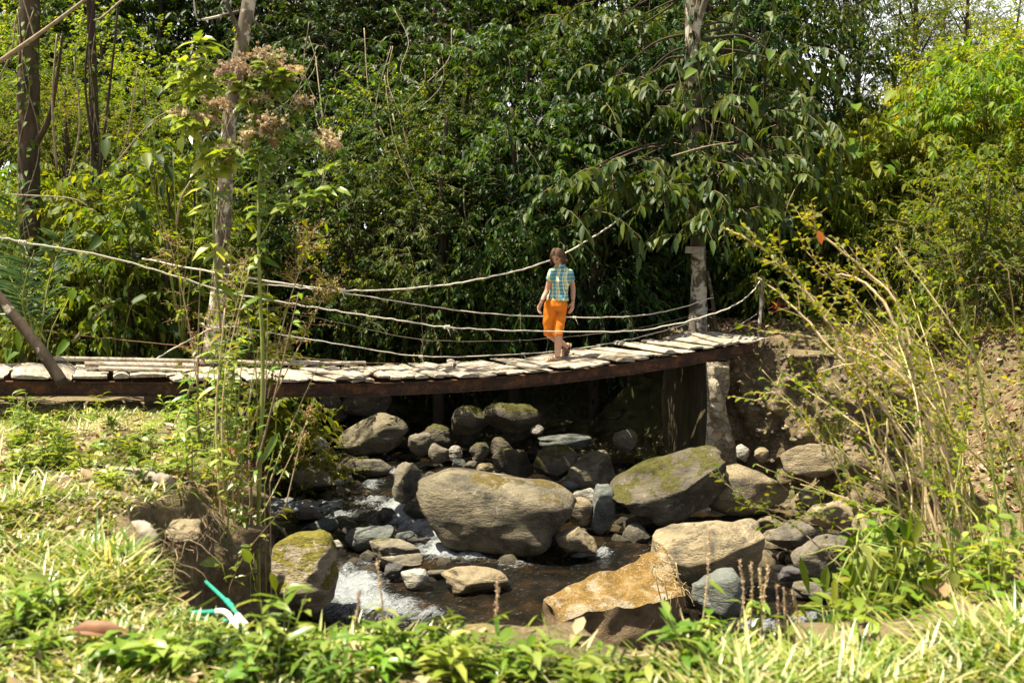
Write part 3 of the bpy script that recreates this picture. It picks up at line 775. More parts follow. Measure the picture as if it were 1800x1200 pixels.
for s in (.62, -.62):
    mb = MB()
    # I-beam: web and two flanges swept along the sagging line
    prof = [(-.05, 0), (.05, 0), (.05, -.016), (.006, -.022), (.006, -.140), (.05, -.146), (.05, -.160), (-.05, -.160), (-.05, -.146), (-.006, -.140), (-.006, -.022), (-.05, -.016)]
    rows = np.stack([deck(ts, s + a, b - .035) for a, b in prof], 1)
    n, k = rows.shape[:2]
    i = np.arange(n - 1)[:, None] * k; j = np.arange(k)[None]; j2 = (j + 1) % k
    mb.add(rows, None, np.stack([i + j, i + k + j, i + k + j2, i + j2], -1).reshape(-1, 4), 0, False)
    mb.build('beam', M['rust'], bridge)
g = np.random.default_rng(17)
def plank_mb(t, w, side0, side1, skew, arch, th, lift, roll=0.0, zlin=None):
    mb = MB(); ns, nc = 9, 7
    sd = np.linspace(side0, side1, ns)
    wob = .012 * np.cumsum(g.normal(size=ns)); wob -= wob.mean()
    ww = w * (1 + .05 * np.cumsum(g.normal(size=ns)) * .5)
    x = np.linspace(-.5, .5, nc)
    top = arch * (1 - (2 * x)**2)
    ring = []
    for si in range(ns):
        ctr = deck([t + skew * (sd[si]) + wob[si]], sd[si])[0]
        d2 = (deck([t + .05], 0)[0] - deck([t - .05], 0)[0]); d2 = nrm(d2)
        upv = nrm(np.cross(np.array([*(-BS[:2]), 0]), -d2)); upv = upv if upv[2] > 0 else -upv
        e = g.normal(size=nc) * .0025
        r1 = [ctr + d2 * (xx * ww[si]) + upv * (lift + th + tt + ee + roll * xx * ww[si]) for xx, tt, ee in zip(x, top, e)]
        r2 = [ctr + d2 * (xx * ww[si]) + upv * (lift + roll * xx * ww[si] - (.004 if 0 < q < nc - 1 else 0)) for q, xx in list(enumerate(x))[::-1]]
        ring.append(np.array(r1 + r2))
    rg = np.stack(ring); k = rg.shape[1]
    i = np.arange(ns - 1)[:, None] * k; j = np.arange(k)[None]; j2 = (j + 1) % k
    mb.add(rg, None, np.stack([i + j, i + j2, i + k + j2, i + k + j], -1).reshape(-1, 4), 0, False)
    for row, flip in ((0, 1), (ns - 1, 0)):
        e = rg[row]; m = len(e)
        qs = [(q, q + 1, m - 2 - q, m - 1 - q) for q in range(nc - 1)]
        qs = [x_[::-1] for x_ in qs] if flip else qs
        mb.add(e, None, qs, 0, False)
    return mb
t = T0
while t < T1 - .02:
    w = float(g.choice([.13, .16, .20, .24, .30], p=[.2, .28, .25, .17, .10]))
    if t < -3.5: w *= 1.25
    arch = float(g.choice([.0, .008, .022, .042], p=[.32, .33, .2, .15])) * (w / .2)
    plank_mb(t + w / 2, w * .98, -HW - g.uniform(-.10, .14), HW + g.uniform(-.10, .10), g.normal() * .05, arch, g.uniform(.010, .022), g.uniform(0, .012) + (.022 if g.random() < .2 else 0), g.normal() * .07).build('plank', M['plank'], bridge)
    t += w + abs(g.normal()) * .016 - (.03 if g.random() < .2 else 0)
# a few skewed boards lying over the others, and two laid lengthwise at the near end
for px, sd0, sd1, sk, w in ((790, -.70, .1, -.42, .11), (545, -.1, .86, .45, .13), (655, .10, .92, -.5, .12), (880, .2, .82, .3, .12), (1240, -.8, .95, -.25, .15)):
    plank_mb(bt(px), w, sd0, sd1, sk, .012, .02, .055).build('plank', M['plank'], bridge)
def runner(px0, px1, side, w, th, lift):
    mb = MB(); tt = np.linspace(bt(px0, side), bt(px1, side), 14)
    wob = .015 * np.sin(np.linspace(0, 5, 14) + side * 9)
    rows = np.stack([deck(tt, side + wob + a * w, lift + b * th) for a, b in ((-.5, 0), (-.5, .8), (-.3, 1), (.3, 1), (.5, .8), (.5, 0))], 1)
    n, k = rows.shape[:2]; i = np.arange(n - 1)[:, None] * k; j = np.arange(k)[None]; j2 = (j + 1) % k
    mb.add(rows, None, np.stack([i + j, i + k + j, i + k + j2, i + j2], -1).reshape(-1, 4), 0, True)
    for r_, fl in ((0, 0), (n - 1, 1)):
        q = [(0, 1, 2, 3), (0, 3, 4, 5)]
        mb.add(rows[r_], None, [x[::-1] for x in q] if fl else q, 0, False)
    return mb
runner(145, 340, .05, .20, .055, .075).build('long_board', M['plank'], bridge)
runner(90, 560, -.66, .13, .05, .07).build('long_board', M['plank'], bridge)
runner(170, 300, .42, .16, .04, .07).build('long_board', M['plank'], bridge)
runner(430, 640, -.58, .10, .04, .075).build('long_board', M['plank'], bridge)
# near abutment timber under the left end is hidden by the bank's weeds

# ------------------------------------------------------------------ concrete abutment
N = NT('old_concrete')
co = N.coord()
a = N.noise(co, 2.2, 6, .65); b = N.noise(co, 9, 6, .7); f2 = N.noise(co, 45, 4, .7)
c = N.ramp(a, [(.3, (.28, .245, .18)), (.5, (.50, .45, .35)), (.7, (.70, .65, .53))])
vr = N.n('TexVoronoi', Vector=N.mix(.15, co, N.noise(co, 6, 3, .6, out=1)), Scale=8.0)
ve = N.n('TexVoronoi', _feature='DISTANCE_TO_EDGE', Vector=N.mix(.15, co, N.noise(co, 6, 3, .6, out=1)), Scale=8.0)
c = N.mix(.75, c, N.mix(1.0, c, N.ramp(N.sepz(vr.outputs['Color'], 0), [(0, (.45, .42, .36)), (.6, (1.0, .97, .9)), (1, (1.5, 1.45, 1.35))]), 'MULTIPLY'))
c = N.mix(N.ramp(ve.outputs['Distance'], [(.0, .75), (.09, 0.0)]), c, (.11, .08, .045))
c = N.mix(N.ramp(b, [(.52, 0.0), (.64, .6)]), c, (.20, .14, .075))
c = N.mix(1.0, c, N.ramp(f2, [(.3, .75), (.7, 1.2)]), 'MULTIPLY')
M['concrete'] = N.done(N.pbsdf(c, .92, N.bump(N.math('ADD', b, N.math('MULTIPLY', f2, .4)), 1.0, .07), .2))
N = NT('shaded_stained_concrete')  # shade under the deck painted in as dark brown, with stain streaks
co = N.coord()
mp = N.n('Mapping', Vector=co, Scale=(3, 3, .5))
a = N.noise(mp.outputs[0], 2.5, 6, .7); f2 = N.noise(co, 40, 4, .7)
c = N.ramp(a, [(.3, (.035, .032, .018)), (.55, (.08, .065, .035)), (.75, (.16, .13, .075))])
M['shaded_side'] = N.done(N.pbsdf(c, .9, N.bump(f2, .6, .03), .2))
# the wall's end faces the camera; its side coloured dark for shade faces the stream
e0, e1 = at(1243, 600, 14.22), at(1298, 600, 14.5)
r0 = at(1166, 612, 16.2)
def abut():
    mb = MB(); nz_, nx_ = 46, 18
    g = np.random.default_rng(8)
    zt, zb_ = 2.01, .35
    zz = np.linspace(zb_, zt, nz_)
    prof = np.interp(zz, [.35, .8, 1.2, 1.6, 2.2], [.02, .0, -.02, -.01, .03])
    wd = np.interp(zz, [.35, .7, 1.1, 1.4, 1.7, 2.2], [1.15, 1.05, .80, .66, .85, .95])
    ex, ey = (e1 - e0)[:2]
    # broken end face
    u = np.linspace(0, 1, nx_)
    X = e0[0] - prof[:, None] * .9 + u[None] * wd[:, None] * ex * .95; Y = e0[1] + u[None] * ey * wd[:, None]
    Z = np.repeat(zz[:, None], nx_, 1)
    wob = Wob(61, 6)(np.stack([X, Y, Z], -1)); wob2 = Wob(62, 17)(np.stack([X, Y, Z], -1))
    k = np.clip(u * 5, 0, 1)[None] * np.clip((1 - u) * 6 + .35, 0, 1)[None]
    Y = Y - k * (.08 * wob + .06 * wob2 + .035 * Wob(64, 40)(np.stack([X, Y, Z], -1)) + .06) ; X = X + .018 * wob2 * k + (u[None] > .6) * .03 * wob
    i = np.arange(nz_ - 1)[:, None] * nx_ + np.arange(nx_ - 1)[None]
    q = np.stack([i, i + 1, i + nx_ + 1, i + nx_], -1).reshape(-1, 4)
    mb.add(np.stack([X, Y, Z], -1), None, q, 0, True)
    # stream side in the painted shade colour, back into the bank
    L = [np.stack([X[:, 0], Y[:, 0], Z[:, 0]], -1), np.stack([np.full(nz_, r0[0]), np.full(nz_, r0[1]), zz], -1)]
    S = np.stack([L[0] * (1 - a) + L[1] * a for a in np.linspace(0, 1, 12)], 1)
    S[:, 1:, 0] += .02 * Wob(63, 5)(S[:, 1:])
    i = np.arange(nz_ - 1)[:, None] * 12 + np.arange(11)[None]
    mb.add(S, None, np.stack([i, i + 12, i + 13, i + 1], -1).reshape(-1, 4), 1, True)
    # top and outer side
    tp = [S[-1, 0], S[-1, -1], S[-1, -1] + np.array([1.0, .3, 0]), np.array([X[-1, -1], Y[-1, -1], zt])]
    mb.add(tp, None, [(0, 3, 2, 1)], 0, False)
    oa = np.stack([X[:, -1], Y[:, -1], Z[:, -1]], -1); ob = np.stack([np.full(nz_, tp[2][0]), np.full(nz_, tp[2][1]), zz], -1)
    i = np.arange(nz_ - 1); mb.add(np.vstack([oa, ob]), None, np.stack([i, nz_ + i, nz_ + i + 1, i + 1], -1), 0, True)
    return mb
tag(abut().build('bridge_abutment', [M['concrete'], M['shaded_side']], None, (e0[0], e0[1], .35)), 'crumbling concrete abutment wall holding the far end of the footbridge', 'abutment')

# ------------------------------------------------------------------ broken concrete block in the stream
N = NT('golden_concrete')
co = N.coord()
a = N.noise(co, 5, 5, .6); f2 = N.noise(co, 55, 4, .75)
c = N.ramp(a, [(.3, (.10, .058, .014)), (.55, (.185, .112, .028)), (.72, (.29, .21, .10))])
c = N.mix(N.ramp(N.noise(co, 4.2, 6, .7), [(.5, 0.0), (.6, .85)]), c, (.30, .26, .19))
c = N.mix(N.ramp(N.noise(co, 11, 5, .7), [(.55, 0.0), (.66, .8)]), c, (.09, .055, .02))
c = N.mix(N.ramp(f2, [(.58, 0.0), (.65, .8)]), c, (.55, .47, .32))
up = N.ramp(N.math('ADD', N.sepz(N.geo('Normal')), N.math('MULTIPLY_ADD', N.noise(co, 8, 6, .75), 1.3, -.65)), [(.25, 0.0), (.50, 1.0)])
sd_ = N.ramp(N.noise(co, 7, 6, .7), [(.3, (.13, .09, .05)), (.7, (.34, .25, .15))])
c = N.mix(up, sd_, c)
M['goldblock'] = N.done(N.pbsdf(c, .9, N.bump(f2, .8, .03), .2))
bl = empty('concrete_block', onz(1075, 1105, 0), 'tilted slab of broken concrete with golden crust and dry roots, lying in the stream', 'concrete block')
bd = 9.0
c_ = {k: at(*v) for k, v in {'tl': (955, 1042, 9.15), 'tr': (1168, 963, 9.65), 'fl': (985, 1090, 8.72), 'fr': (1205, 1038, 8.75)}.items()}
c_['br_'] = at(1212, 968, 9.55)
mb = MB(); nu, nv, nw = 44, 16, 10
def bil(a, b, c, d, u, v): return (a * (1 - u) + b * u) * (1 - v) + (c * (1 - u) + d * u) * v
uu, vv = np.meshgrid(np.linspace(0, 1, nu), np.linspace(0, 1, nv))
TL, TR, FL, FR = c_['tl'], c_['tr'], c_['fl'], c_['fr']
top = TL * ((1 - uu) * (1 - vv))[..., None] + TR * (uu * (1 - vv))[..., None] + FL * ((1 - uu) * vv)[..., None] + FR * (uu * vv)[..., None]
wb1, wb2 = Wob(71, 7), Wob(72, 24)
top[..., 2] += .022 * wb1(top) + .014 * wb2(top) + .006 * Wob(73, 60)(top)
edge = np.minimum(np.minimum(uu, 1 - uu) * 1.3, np.minimum(vv, 1 - vv) * .4)
top[..., 2] -= .05 * np.exp(-edge * 60)
top[..., 1] += .02 * wb1(top * 1.3) * (vv > .9)
i = np.arange(nv - 1)[:, None] * nu + np.arange(nu - 1)[None]
mb.add(top, None, np.stack([i, i + nu, i + nu + 1, i + 1], -1).reshape(-1, 4), 0, True)
loop = np.vstack([top[-1], top[::-1, -1][1:], top[0, ::-1][1:], top[1:-1, 0]])
down = np.linspace(0, 1, nw)
ctr = loop.mean(0)
S = np.stack([loop + (ctr - loop) * np.array([.04, .10, 0]) * a + np.array([0.0, .02, -.62]) * a for a in down], 0)
S[1:] += (.022 * wb1(S[1:] * 1.2) + .012 * wb2(S[1:]))[..., None] * np.array([1, 1, .3])
m = len(loop); i = np.arange(nw - 1)[:, None] * m; j = np.arange(m)[None]; j2 = (j + 1) % m
mb.add(S, None, np.stack([i + j, i + m + j, i + m + j2, i + j2], -1).reshape(-1, 4), 0, True)
mb.build('slab', M['goldblock'], bl)
# mat of dry roots hanging over its right end
g = np.random.default_rng(9)
paths = []
for _ in range(80):
    u, v = 1 - abs(g.normal()) * .10, g.uniform(-.1, 1.05)
    p = TL * (1 - u) * (1 - v) + TR * u * (1 - v) + FL * (1 - u) * v + FR * u * v + np.array([0, 0, .012])
    d = nrm(np.array([g.normal() * .7 + .25, g.normal() * .6 - .5, g.normal() * .25])); L = g.uniform(.05, .20)
    tt = np.linspace(0, 1, 6)[:, None]
    q = p + d * L * tt + np.array([0, 0, -.5]) * L * tt**2 * g.uniform(0, 2.2) + np.cumsum(g.normal(size=(6, 3)) * .006, 0)
    q[:, 2] = np.maximum(q[:, 2], np.where((q[:, 1] > FR[1] - .02) & (q[:, 0] < FR[0]), p[2] + .003, -9))
    paths.append(q)
mb = MB(); tubes(mb, paths, g.uniform(.0015, .0045, len(paths)), 3)
for x_ in ((1150, 1010), (1165, 1020), (1188, 1000)):
    a0 = at(x_[0], x_[1] - 12, 8.74); tube(mb, catmull([a0, a0 + np.array([.02, -.03, -.12]), a0 + np.array([.06, -.02, -.28]), a0 + np.array([.1, .0, -.42])], 4), [.007, .003], 5)
mb.build('root_mat', plain('dry_root', (.42, .32, .18), .85, .4, 20), bl)

# ------------------------------------------------------------------ rope handrails, sticks and posts
N = NT('rope')
nz = N.noise(N.coord(), 60, 3, .6)
c = N.ramp(nz, [(.3, (.40, .36, .28)), (.7, (.72, .67, .55))])
M['rope'] = N.done(N.pbsdf(c, .85, N.bump(nz, .6, .005), .2))
M['wire'] = plain('thin_cord', (.16, .13, .09), .8, .3, 40)
M['browncord'] = plain('brown_cord', (.30, .17, .08), .8, .3, 40)
def on_side(pts, side):
    out = []
    for p in pts:
        if len(p) == 3: out.append(at(*p)); continue
        t = np.clip(bt(p[0], side), T0 - 3, T1 + 1.2)
        out.append(at(p[0], p[1], (BA + BU * t + BS * side)[1]))
    return np.array(out)
def rope(name, pts, side, r, mat, label, knots=(), hang=None):
    P = catmull(on_side(pts, side), 8)
    g = np.random.default_rng(int(r * 1e5) + len(pts))
    P[1:-1] += g.normal(size=(len(P) - 2, 3)) * .004
    r *= .85; mb = MB(); tube(mb, P, r, 6)
    for kx, ky in knots:
        c0 = on_side([(kx, ky)], side)[0]
        d = nrm(P[np.argmin(np.linalg.norm(P - c0, axis=1))] - P[max(np.argmin(np.linalg.norm(P - c0, axis=1)) - 2, 0)] + 1e-6)
        for k in range(5):
            a = np.linspace(0, 6.283, 10); u = nrm(np.cross(d, [0, 0, 1.0])); w = np.cross(u, d)
            tube(mb, c0 + d * (k - 2) * r * 1.5 + (np.cos(a)[:, None] * u + np.sin(a)[:, None] * w) * r * 1.7 + g.normal(size=3) * r * .3, r * .8, 5)
        tube(mb, [c0, c0 + np.array([.03, -.02, -.05]), c0 + np.array([.05, -.02, -.11])], [r * .7, r * .3], 5)
    return tag(mb.build(name, M[mat], None, P[len(P) // 2]), label, 'rope')
rope('handrail_rope', [(250, 455, 13.0), (372, 478), (430, 487), (520, 501), (600, 510), (700, 508), (800, 498), (900, 478), (965, 458), (1020, 430), (1070, 398), (1130, 352, 16.0), (1205, 300, 16.4)], -.82, .0145, 'rope', 'thick pale rope, topmost of the handrails, rising behind the walker to the trees', [(600, 511)])
rope('handrail_rope', [(-40, 408), (40, 426), (180, 449), (280, 477), (377, 507), (430, 520), (520, 535), (600, 548), (700, 563), (785, 575), (900, 581), (1060, 583), (1150, 577), (1250, 553), (1300, 531, 15.2), (1322, 513, 15.3), (1336, 494, 15.35)], .78, .0115, 'rope', 'pale handrail rope with a knot, passing in front of the walker to the thin post', [(785, 575), (40, 426)])
rope('handrail_rope', [(372, 492), (450, 498), (520, 505), (600, 514), (745, 537), (860, 551), (960, 556), (1080, 557), (1170, 547), (1254, 523, 16.0)], -.80, .0095, 'rope', 'pale rope sagging behind the walker at the height of her knees', [(1010, 558)])
rope('handrail_rope', [(430, 537), (520, 552), (600, 568), (740, 597), (870, 599), (960, 595), (1080, 582), (1160, 569), (1252, 543, 16.0)], -.79, .0055, 'wire', 'thin dark cord sagging behind the walker below the pale ropes', [(740, 597)])
rope('handrail_rope', [(410, 573), (480, 585), (600, 605), (740, 626), (900, 623), (1000, 614), (1100, 598), (1200, 571), (1252, 551, 16.0)], -.78, .009, 'rope', 'lowest pale rope, running along the far edge of the deck planks', [(740, 627), (920, 622), (1052, 607)])
rope('handrail_rope', [(-20, 568), (60, 578), (130, 588), (260, 602), (370, 612), (480, 622), (560, 631), (640, 637), (745, 640)], -.78, .005, 'browncord', 'thin brown cord low along the far edge at the left end of the bridge')
rope('tie_rope', [(262, 637), (300, 615), (350, 588), (372, 577), (412, 573)], -.77, .010, 'rope', 'short white rope tied from the deck edge to the pale trunk')
rope('tie_rope', [(1281, 583, 15.2), (1330, 552, 15.4)], .7, .005, 'rope', 'short cord from the deck end to the thin post')
for lx, side, ys in ((740, -.79, (536, 597, 626)), (960, -.79, (556, 595, 617)), (1110, -.79, (556,)), (870, -.79, (552, 599, 624)), (1052, -.79, (557, 607))): pass
for px, y0, y1, lab in ((740, 536, 642, 'dark vertical cord linking the far side ropes left of the walker'), (960, 556, 636, 'dark vertical cord linking the far side ropes just behind the walker'), (1110, 556, 616, 'dark vertical cord linking the far side ropes right of the walker')):
    rope('hanger_cord', [(px, y0), (px + 2, (y0 + y1) / 2), (px, y1)], -.79, .004, 'wire', lab)

def stick(name, pts, rad, mat, label, cat, k=9, rough=.05, seed=0, branches=()):
    g = np.random.default_rng(seed)
    P = catmull([at(*p) for p in pts], 8); mb = MB(); tube(mb, P, rad, k, rough=rough, rng=g)
    for b, r_ in branches: tube(mb, catmull([at(*p) for p in b], 6), r_, 6, rough=rough, rng=g)
    return tag(mb.build(name, M[mat], None, P[0]), label, cat)
stick('post', [(1332, 602, 15.35), (1336, 560, 15.36), (1340, 486, 15.37)], [.030, .024], 'palebark', 'thin forked lichen covered post holding the rope at the far bank', 'post', seed=3, branches=[([(1338, 505, 15.37), (1332, 488, 15.36), (1330, 480, 15.36)], [.015, .01])])
stick('post', [(1258, 585, 16.0), (1252, 525, 16.05), (1243, 475, 16.1)], [.035, .025], 'bark', 'leaning brown stick beside the trunk at the far end of the bridge', 'post', seed=4)
stick('leaning_pole', [(112, 676, 10.15), (60, 600, 10.2), (-2, 522, 10.3), (-60, 450, 10.4)], [.062, .052], 'bark', 'brown wooden pole leaning over the near end of the bridge', 'pole', seed=5)

# ------------------------------------------------------------------ forest
def sprays(mb, g, O, D, tl, nl, L, wr, droop, hang, detail, lmat, tmat, twig_r=.005, spread=.8, leafhang=.35, lean_up=.5):
    """twigs starting at O heading D; nl leaves set alternately along each"""
    n = len(O); tl = np.broadcast_to(tl, (n,)) * g.uniform(.7, 1.3, n)
    s = np.linspace(0, 1, 4)[None, :, None]
    Z = np.array([0, 0, -1.0])
    P = O[:, None] + D[:, None] * tl[:, None, None] * s + Z * hang * tl[:, None, None] * s**2
    tubes(mb, P, np.full(n, twig_r), 3, tmat)
    t = (np.arange(nl) + .6) / nl
    tt = np.clip(t[None] + g.normal(size=(n, nl)) * .03, .05, 1.0)
    tt[:, -1] = 1.0
    pos = O[:, None] + D[:, None] * (tl[:, None] * tt)[..., None] + Z * hang * (tl[:, None] * tt**2)[..., None]
    tan = nrm(D[:, None] + Z * hang * 2 * tt[..., None])
    side = nrm(np.cross(tan, np.array([0, 0, 1.0]) + g.normal(size=(n, 1, 3)) * .25))
    sg = np.where(np.arange(nl) % 2 == 0, 1.0, -1.0)[None, :, None] * np.ones((n, nl, 1))
    sg[:, -1] *= .15
    ld = nrm(tan * .6 + side * sg * spread + Z * leafhang * g.uniform(.3, 1.7, (n, nl, 1)) + g.normal(size=(n, nl, 3)) * .22)
    U = np.array([0, 0, 1.0]) + g.normal(size=(n, nl, 3)) * lean_up
    LL = L * g.uniform(.6, 1.2, (n, nl))
    leaves(mb, pos.reshape(-1, 3), ld.reshape(-1, 3), U.reshape(-1, 3), LL.ravel(), (LL * wr).ravel(), droop, .16, detail, lmat)

def crown(g, C, Rad, ncl, clr, nsp, nl, tl, L, wr=.42, droop=.25, hang=.3, detail=0, leafhang=.35, up=.3, shell=.5, low=-1.0, flat=1.0, spread=.8):
    """leaf clumps spread unevenly through an ellipsoid; returns (mesh builder, clump centres)"""
    mb = MB(); Rad = np.asarray(Rad, float); C = np.asarray(C, float)
    d = nrm(g.normal(size=(ncl * 3, 3))); d = d[d[:, 2] > low][:ncl]
    rad = (g.uniform(shell**3, 1, len(d)))**(1 / 3) * (1 + .18 * Wob(int(g.integers(1e6)), 2.6)(d))
    cc = C + d * Rad * rad[:, None]
    k = len(cc)
    o = np.repeat(cc, nsp, 0); dd = np.repeat(d, nsp, 0)
    sz = np.repeat(g.uniform(.6, 1.35, k), nsp)
    off = g.normal(size=(len(o), 3)) * np.array([1, 1, .55 * flat]) * clr * .6 * sz[:, None]
    D = nrm(dd * .55 + nrm(off + 1e-6) * .6 + g.normal(size=(len(o), 3)) * .35 + np.array([0, 0, up]))
    sprays(mb, g, o + off, D, tl, nl, L, wr, droop, hang, detail, 0, 1, leafhang=leafhang, spread=spread)
    return mb, cc

def trunk_mb(g, base, top, r0, r1, cc, bend=.25, nlimb=14, k=9, lr=.35):
    mb = MB(); base = np.asarray(base, float); top = np.asarray(top, float)
    n = 6; t = np.linspace(0, 1, n)[:, None]
    p = base + (top - base) * t + np.cumsum(g.normal(size=(n, 3)) * np.array([1, 1, .1]) * bend * .35, 0) * np.minimum(t * 2, 1)
    P = catmull(p, 6)
    rr = [r0 * 1.5, r0 * 1.05, r0, (r0 + r1) / 2, r1]
    tube(mb, P, rr, k, rough=.05, rng=g)
    if cc is not None and len(cc):
        idx = g.choice(len(cc), min(nlimb, len(cc)), replace=False)
        for i in idx:
            h = np.clip((cc[i][2] - base[2]) / (top[2] - base[2]) - g.uniform(.15, .4), .15, .97)
            s = P[int(h * (len(P) - 1))]
            mid = s + (cc[i] - s) * .5 + np.array([0, 0, .12]) * np.linalg.norm(cc[i] - s) + g.normal(size=3) * .12
            tube(mb, catmull([s, mid, cc[i]], 5), [r0 * lr, r0 * .12, .008], 5)
    return mb

PROTO = {}
def proto(key, seed, H, lean, trunk_r, crown_args, mats, low_stems=0, nlimb=14):
    g = np.random.default_rng(seed)
    cmb, cc = crown(g, **crown_args)
    C = np.asarray(crown_args['C'])
    tm = trunk_mb(g, (0, 0, -.15), (C[0] * .8 + lean, C[1] * .8, H), trunk_r, trunk_r * .35, cc, nlimb=nlimb)
    for _ in range(low_stems):
        a = g.uniform(0, 6.28); e = cc[int(g.integers(len(cc)))]
        tube(tm, catmull([(0.1 * math.cos(a), .1 * math.sin(a), -.1), e * .5 + g.normal(size=3) * .15, e], 5), [trunk_r * .6, .01], 5)
    PROTO[key] = (tm.mesh('trunk', M[mats[1]]), [cmb.mesh('crown', [M[mats[0]], M['twig']])])
def alt(key, new, leafm, barkm=None):
    t, c = PROTO[key]
    c2 = c[0].copy(); c2.materials[0] = M[leafm]
    if barkm: t = t.copy(); t.materials[0] = M[barkm]
    PROTO[new] = (t, [c2])
# kinds: tall broadleaf, mid tree, hanging understory, shrub, fine leaved shrub, big leaved plant
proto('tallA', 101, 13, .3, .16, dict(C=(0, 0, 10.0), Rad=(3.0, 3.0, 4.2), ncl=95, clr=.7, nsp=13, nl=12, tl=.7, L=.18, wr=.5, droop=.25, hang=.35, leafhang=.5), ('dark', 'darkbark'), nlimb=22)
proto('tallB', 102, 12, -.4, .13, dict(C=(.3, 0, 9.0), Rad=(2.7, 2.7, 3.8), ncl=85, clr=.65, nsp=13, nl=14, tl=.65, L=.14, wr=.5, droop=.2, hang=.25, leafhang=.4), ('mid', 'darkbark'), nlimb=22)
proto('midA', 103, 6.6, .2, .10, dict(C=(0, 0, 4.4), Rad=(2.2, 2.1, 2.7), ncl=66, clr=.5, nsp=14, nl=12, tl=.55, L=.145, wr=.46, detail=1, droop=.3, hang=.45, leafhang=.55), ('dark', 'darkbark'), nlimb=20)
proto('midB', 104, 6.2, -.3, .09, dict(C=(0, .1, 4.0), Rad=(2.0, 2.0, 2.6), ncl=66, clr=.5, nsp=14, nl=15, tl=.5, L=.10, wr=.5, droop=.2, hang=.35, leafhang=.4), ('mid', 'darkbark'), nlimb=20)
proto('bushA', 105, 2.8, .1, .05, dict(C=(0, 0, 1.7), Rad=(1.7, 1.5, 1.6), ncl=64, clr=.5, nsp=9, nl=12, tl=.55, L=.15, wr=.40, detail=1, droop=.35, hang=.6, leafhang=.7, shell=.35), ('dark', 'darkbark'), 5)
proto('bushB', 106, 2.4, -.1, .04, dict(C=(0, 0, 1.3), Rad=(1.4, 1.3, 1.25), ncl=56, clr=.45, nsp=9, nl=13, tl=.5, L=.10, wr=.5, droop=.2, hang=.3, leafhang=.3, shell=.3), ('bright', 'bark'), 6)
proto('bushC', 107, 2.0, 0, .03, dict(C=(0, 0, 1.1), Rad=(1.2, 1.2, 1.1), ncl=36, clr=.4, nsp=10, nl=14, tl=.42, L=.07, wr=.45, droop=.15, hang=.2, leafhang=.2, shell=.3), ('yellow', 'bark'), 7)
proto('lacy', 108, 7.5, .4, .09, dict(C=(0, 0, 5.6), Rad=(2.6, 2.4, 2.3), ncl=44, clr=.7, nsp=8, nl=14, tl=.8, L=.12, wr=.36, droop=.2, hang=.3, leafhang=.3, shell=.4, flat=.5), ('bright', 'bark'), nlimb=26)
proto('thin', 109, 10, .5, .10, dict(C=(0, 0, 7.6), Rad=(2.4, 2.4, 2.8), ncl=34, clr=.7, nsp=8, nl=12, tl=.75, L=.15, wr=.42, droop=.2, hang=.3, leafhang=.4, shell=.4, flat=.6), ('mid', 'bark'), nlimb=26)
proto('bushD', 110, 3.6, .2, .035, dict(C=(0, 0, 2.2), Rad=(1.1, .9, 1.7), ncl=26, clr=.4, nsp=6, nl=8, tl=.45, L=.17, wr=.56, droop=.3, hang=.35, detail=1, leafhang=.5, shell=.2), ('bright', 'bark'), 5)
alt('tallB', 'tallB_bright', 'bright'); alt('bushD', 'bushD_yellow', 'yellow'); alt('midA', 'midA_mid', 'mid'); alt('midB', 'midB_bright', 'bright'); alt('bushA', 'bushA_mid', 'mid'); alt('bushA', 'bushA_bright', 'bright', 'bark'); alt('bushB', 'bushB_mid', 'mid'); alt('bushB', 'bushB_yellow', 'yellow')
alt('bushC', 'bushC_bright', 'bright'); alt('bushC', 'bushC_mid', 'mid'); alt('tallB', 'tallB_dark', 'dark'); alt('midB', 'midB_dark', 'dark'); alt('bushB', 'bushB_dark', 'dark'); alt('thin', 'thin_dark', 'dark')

NGR = np.random.default_rng(77)
def plant(key, name, x, y, s, label, cat, group=None, rz=None, z=None, sz=None):
    t, cs = PROTO[key]
    e = empty(name, (x, y, gz(x, y) if z is None else z), label, cat, group)
    e.rotation_euler = (0, 0, NGR.uniform(0, 6.28) if rz is None else rz)
    e.scale = (s, s, s if sz is None else sz)
    o = bpy.data.objects.new('trunk', t); COL.objects.link(o); o.parent = e
    for c in cs:
        o = bpy.data.objects.new('crown', c); COL.objects.link(o); o.parent = e
    return e
def px_x(px, y): return (px - 900.0) / F * y * .9965

# front row of hanging understory along the shaded far bank: (photo column, distance, kind, scale, label)
ROW = [
 (520, 20.0, 'bushA', 1.00, 'dark hanging bush low on the shaded bank behind the left trunk'),
 (640, 19.9, 'bushA', 1.00, 'dark glossy bush behind the low ropes left of the walker'),
 (760, 20.4, 'bushA_mid', .95, 'drooping narrow leaved bush under the sagging ropes, directly left of the walker'),
 (880, 20.0, 'bushA', .90, 'drooping dark bush just behind the walker legs'),
 (1000, 19.6, 'bushA', .72, 'low dark bush behind the deck right of the walker'),
 (1110, 19.0, 'bushA_mid', .70, 'low shaded bush left of the trunk with the nailed board'),
 (1180, 19.8, 'bushA', .75, 'dark bush close behind the trunk with the nailed board'),
 (1300, 19.6, 'bushA', .85, 'dark bush between the nailed board trunk and the thin rope post'),
 (1400, 20.0, 'bushA', .80, 'dark bush behind the path right of the thin rope post'),
 (1500, 19.8, 'bushB_mid', .75, 'leafy bush at the back of the path near the red leaved plant'),
]
for px, y, k, s, lab in ROW: plant(k, 'bush', px_x(px, y), y, s, lab, 'bush', 'hanging bushes of the shaded bank')
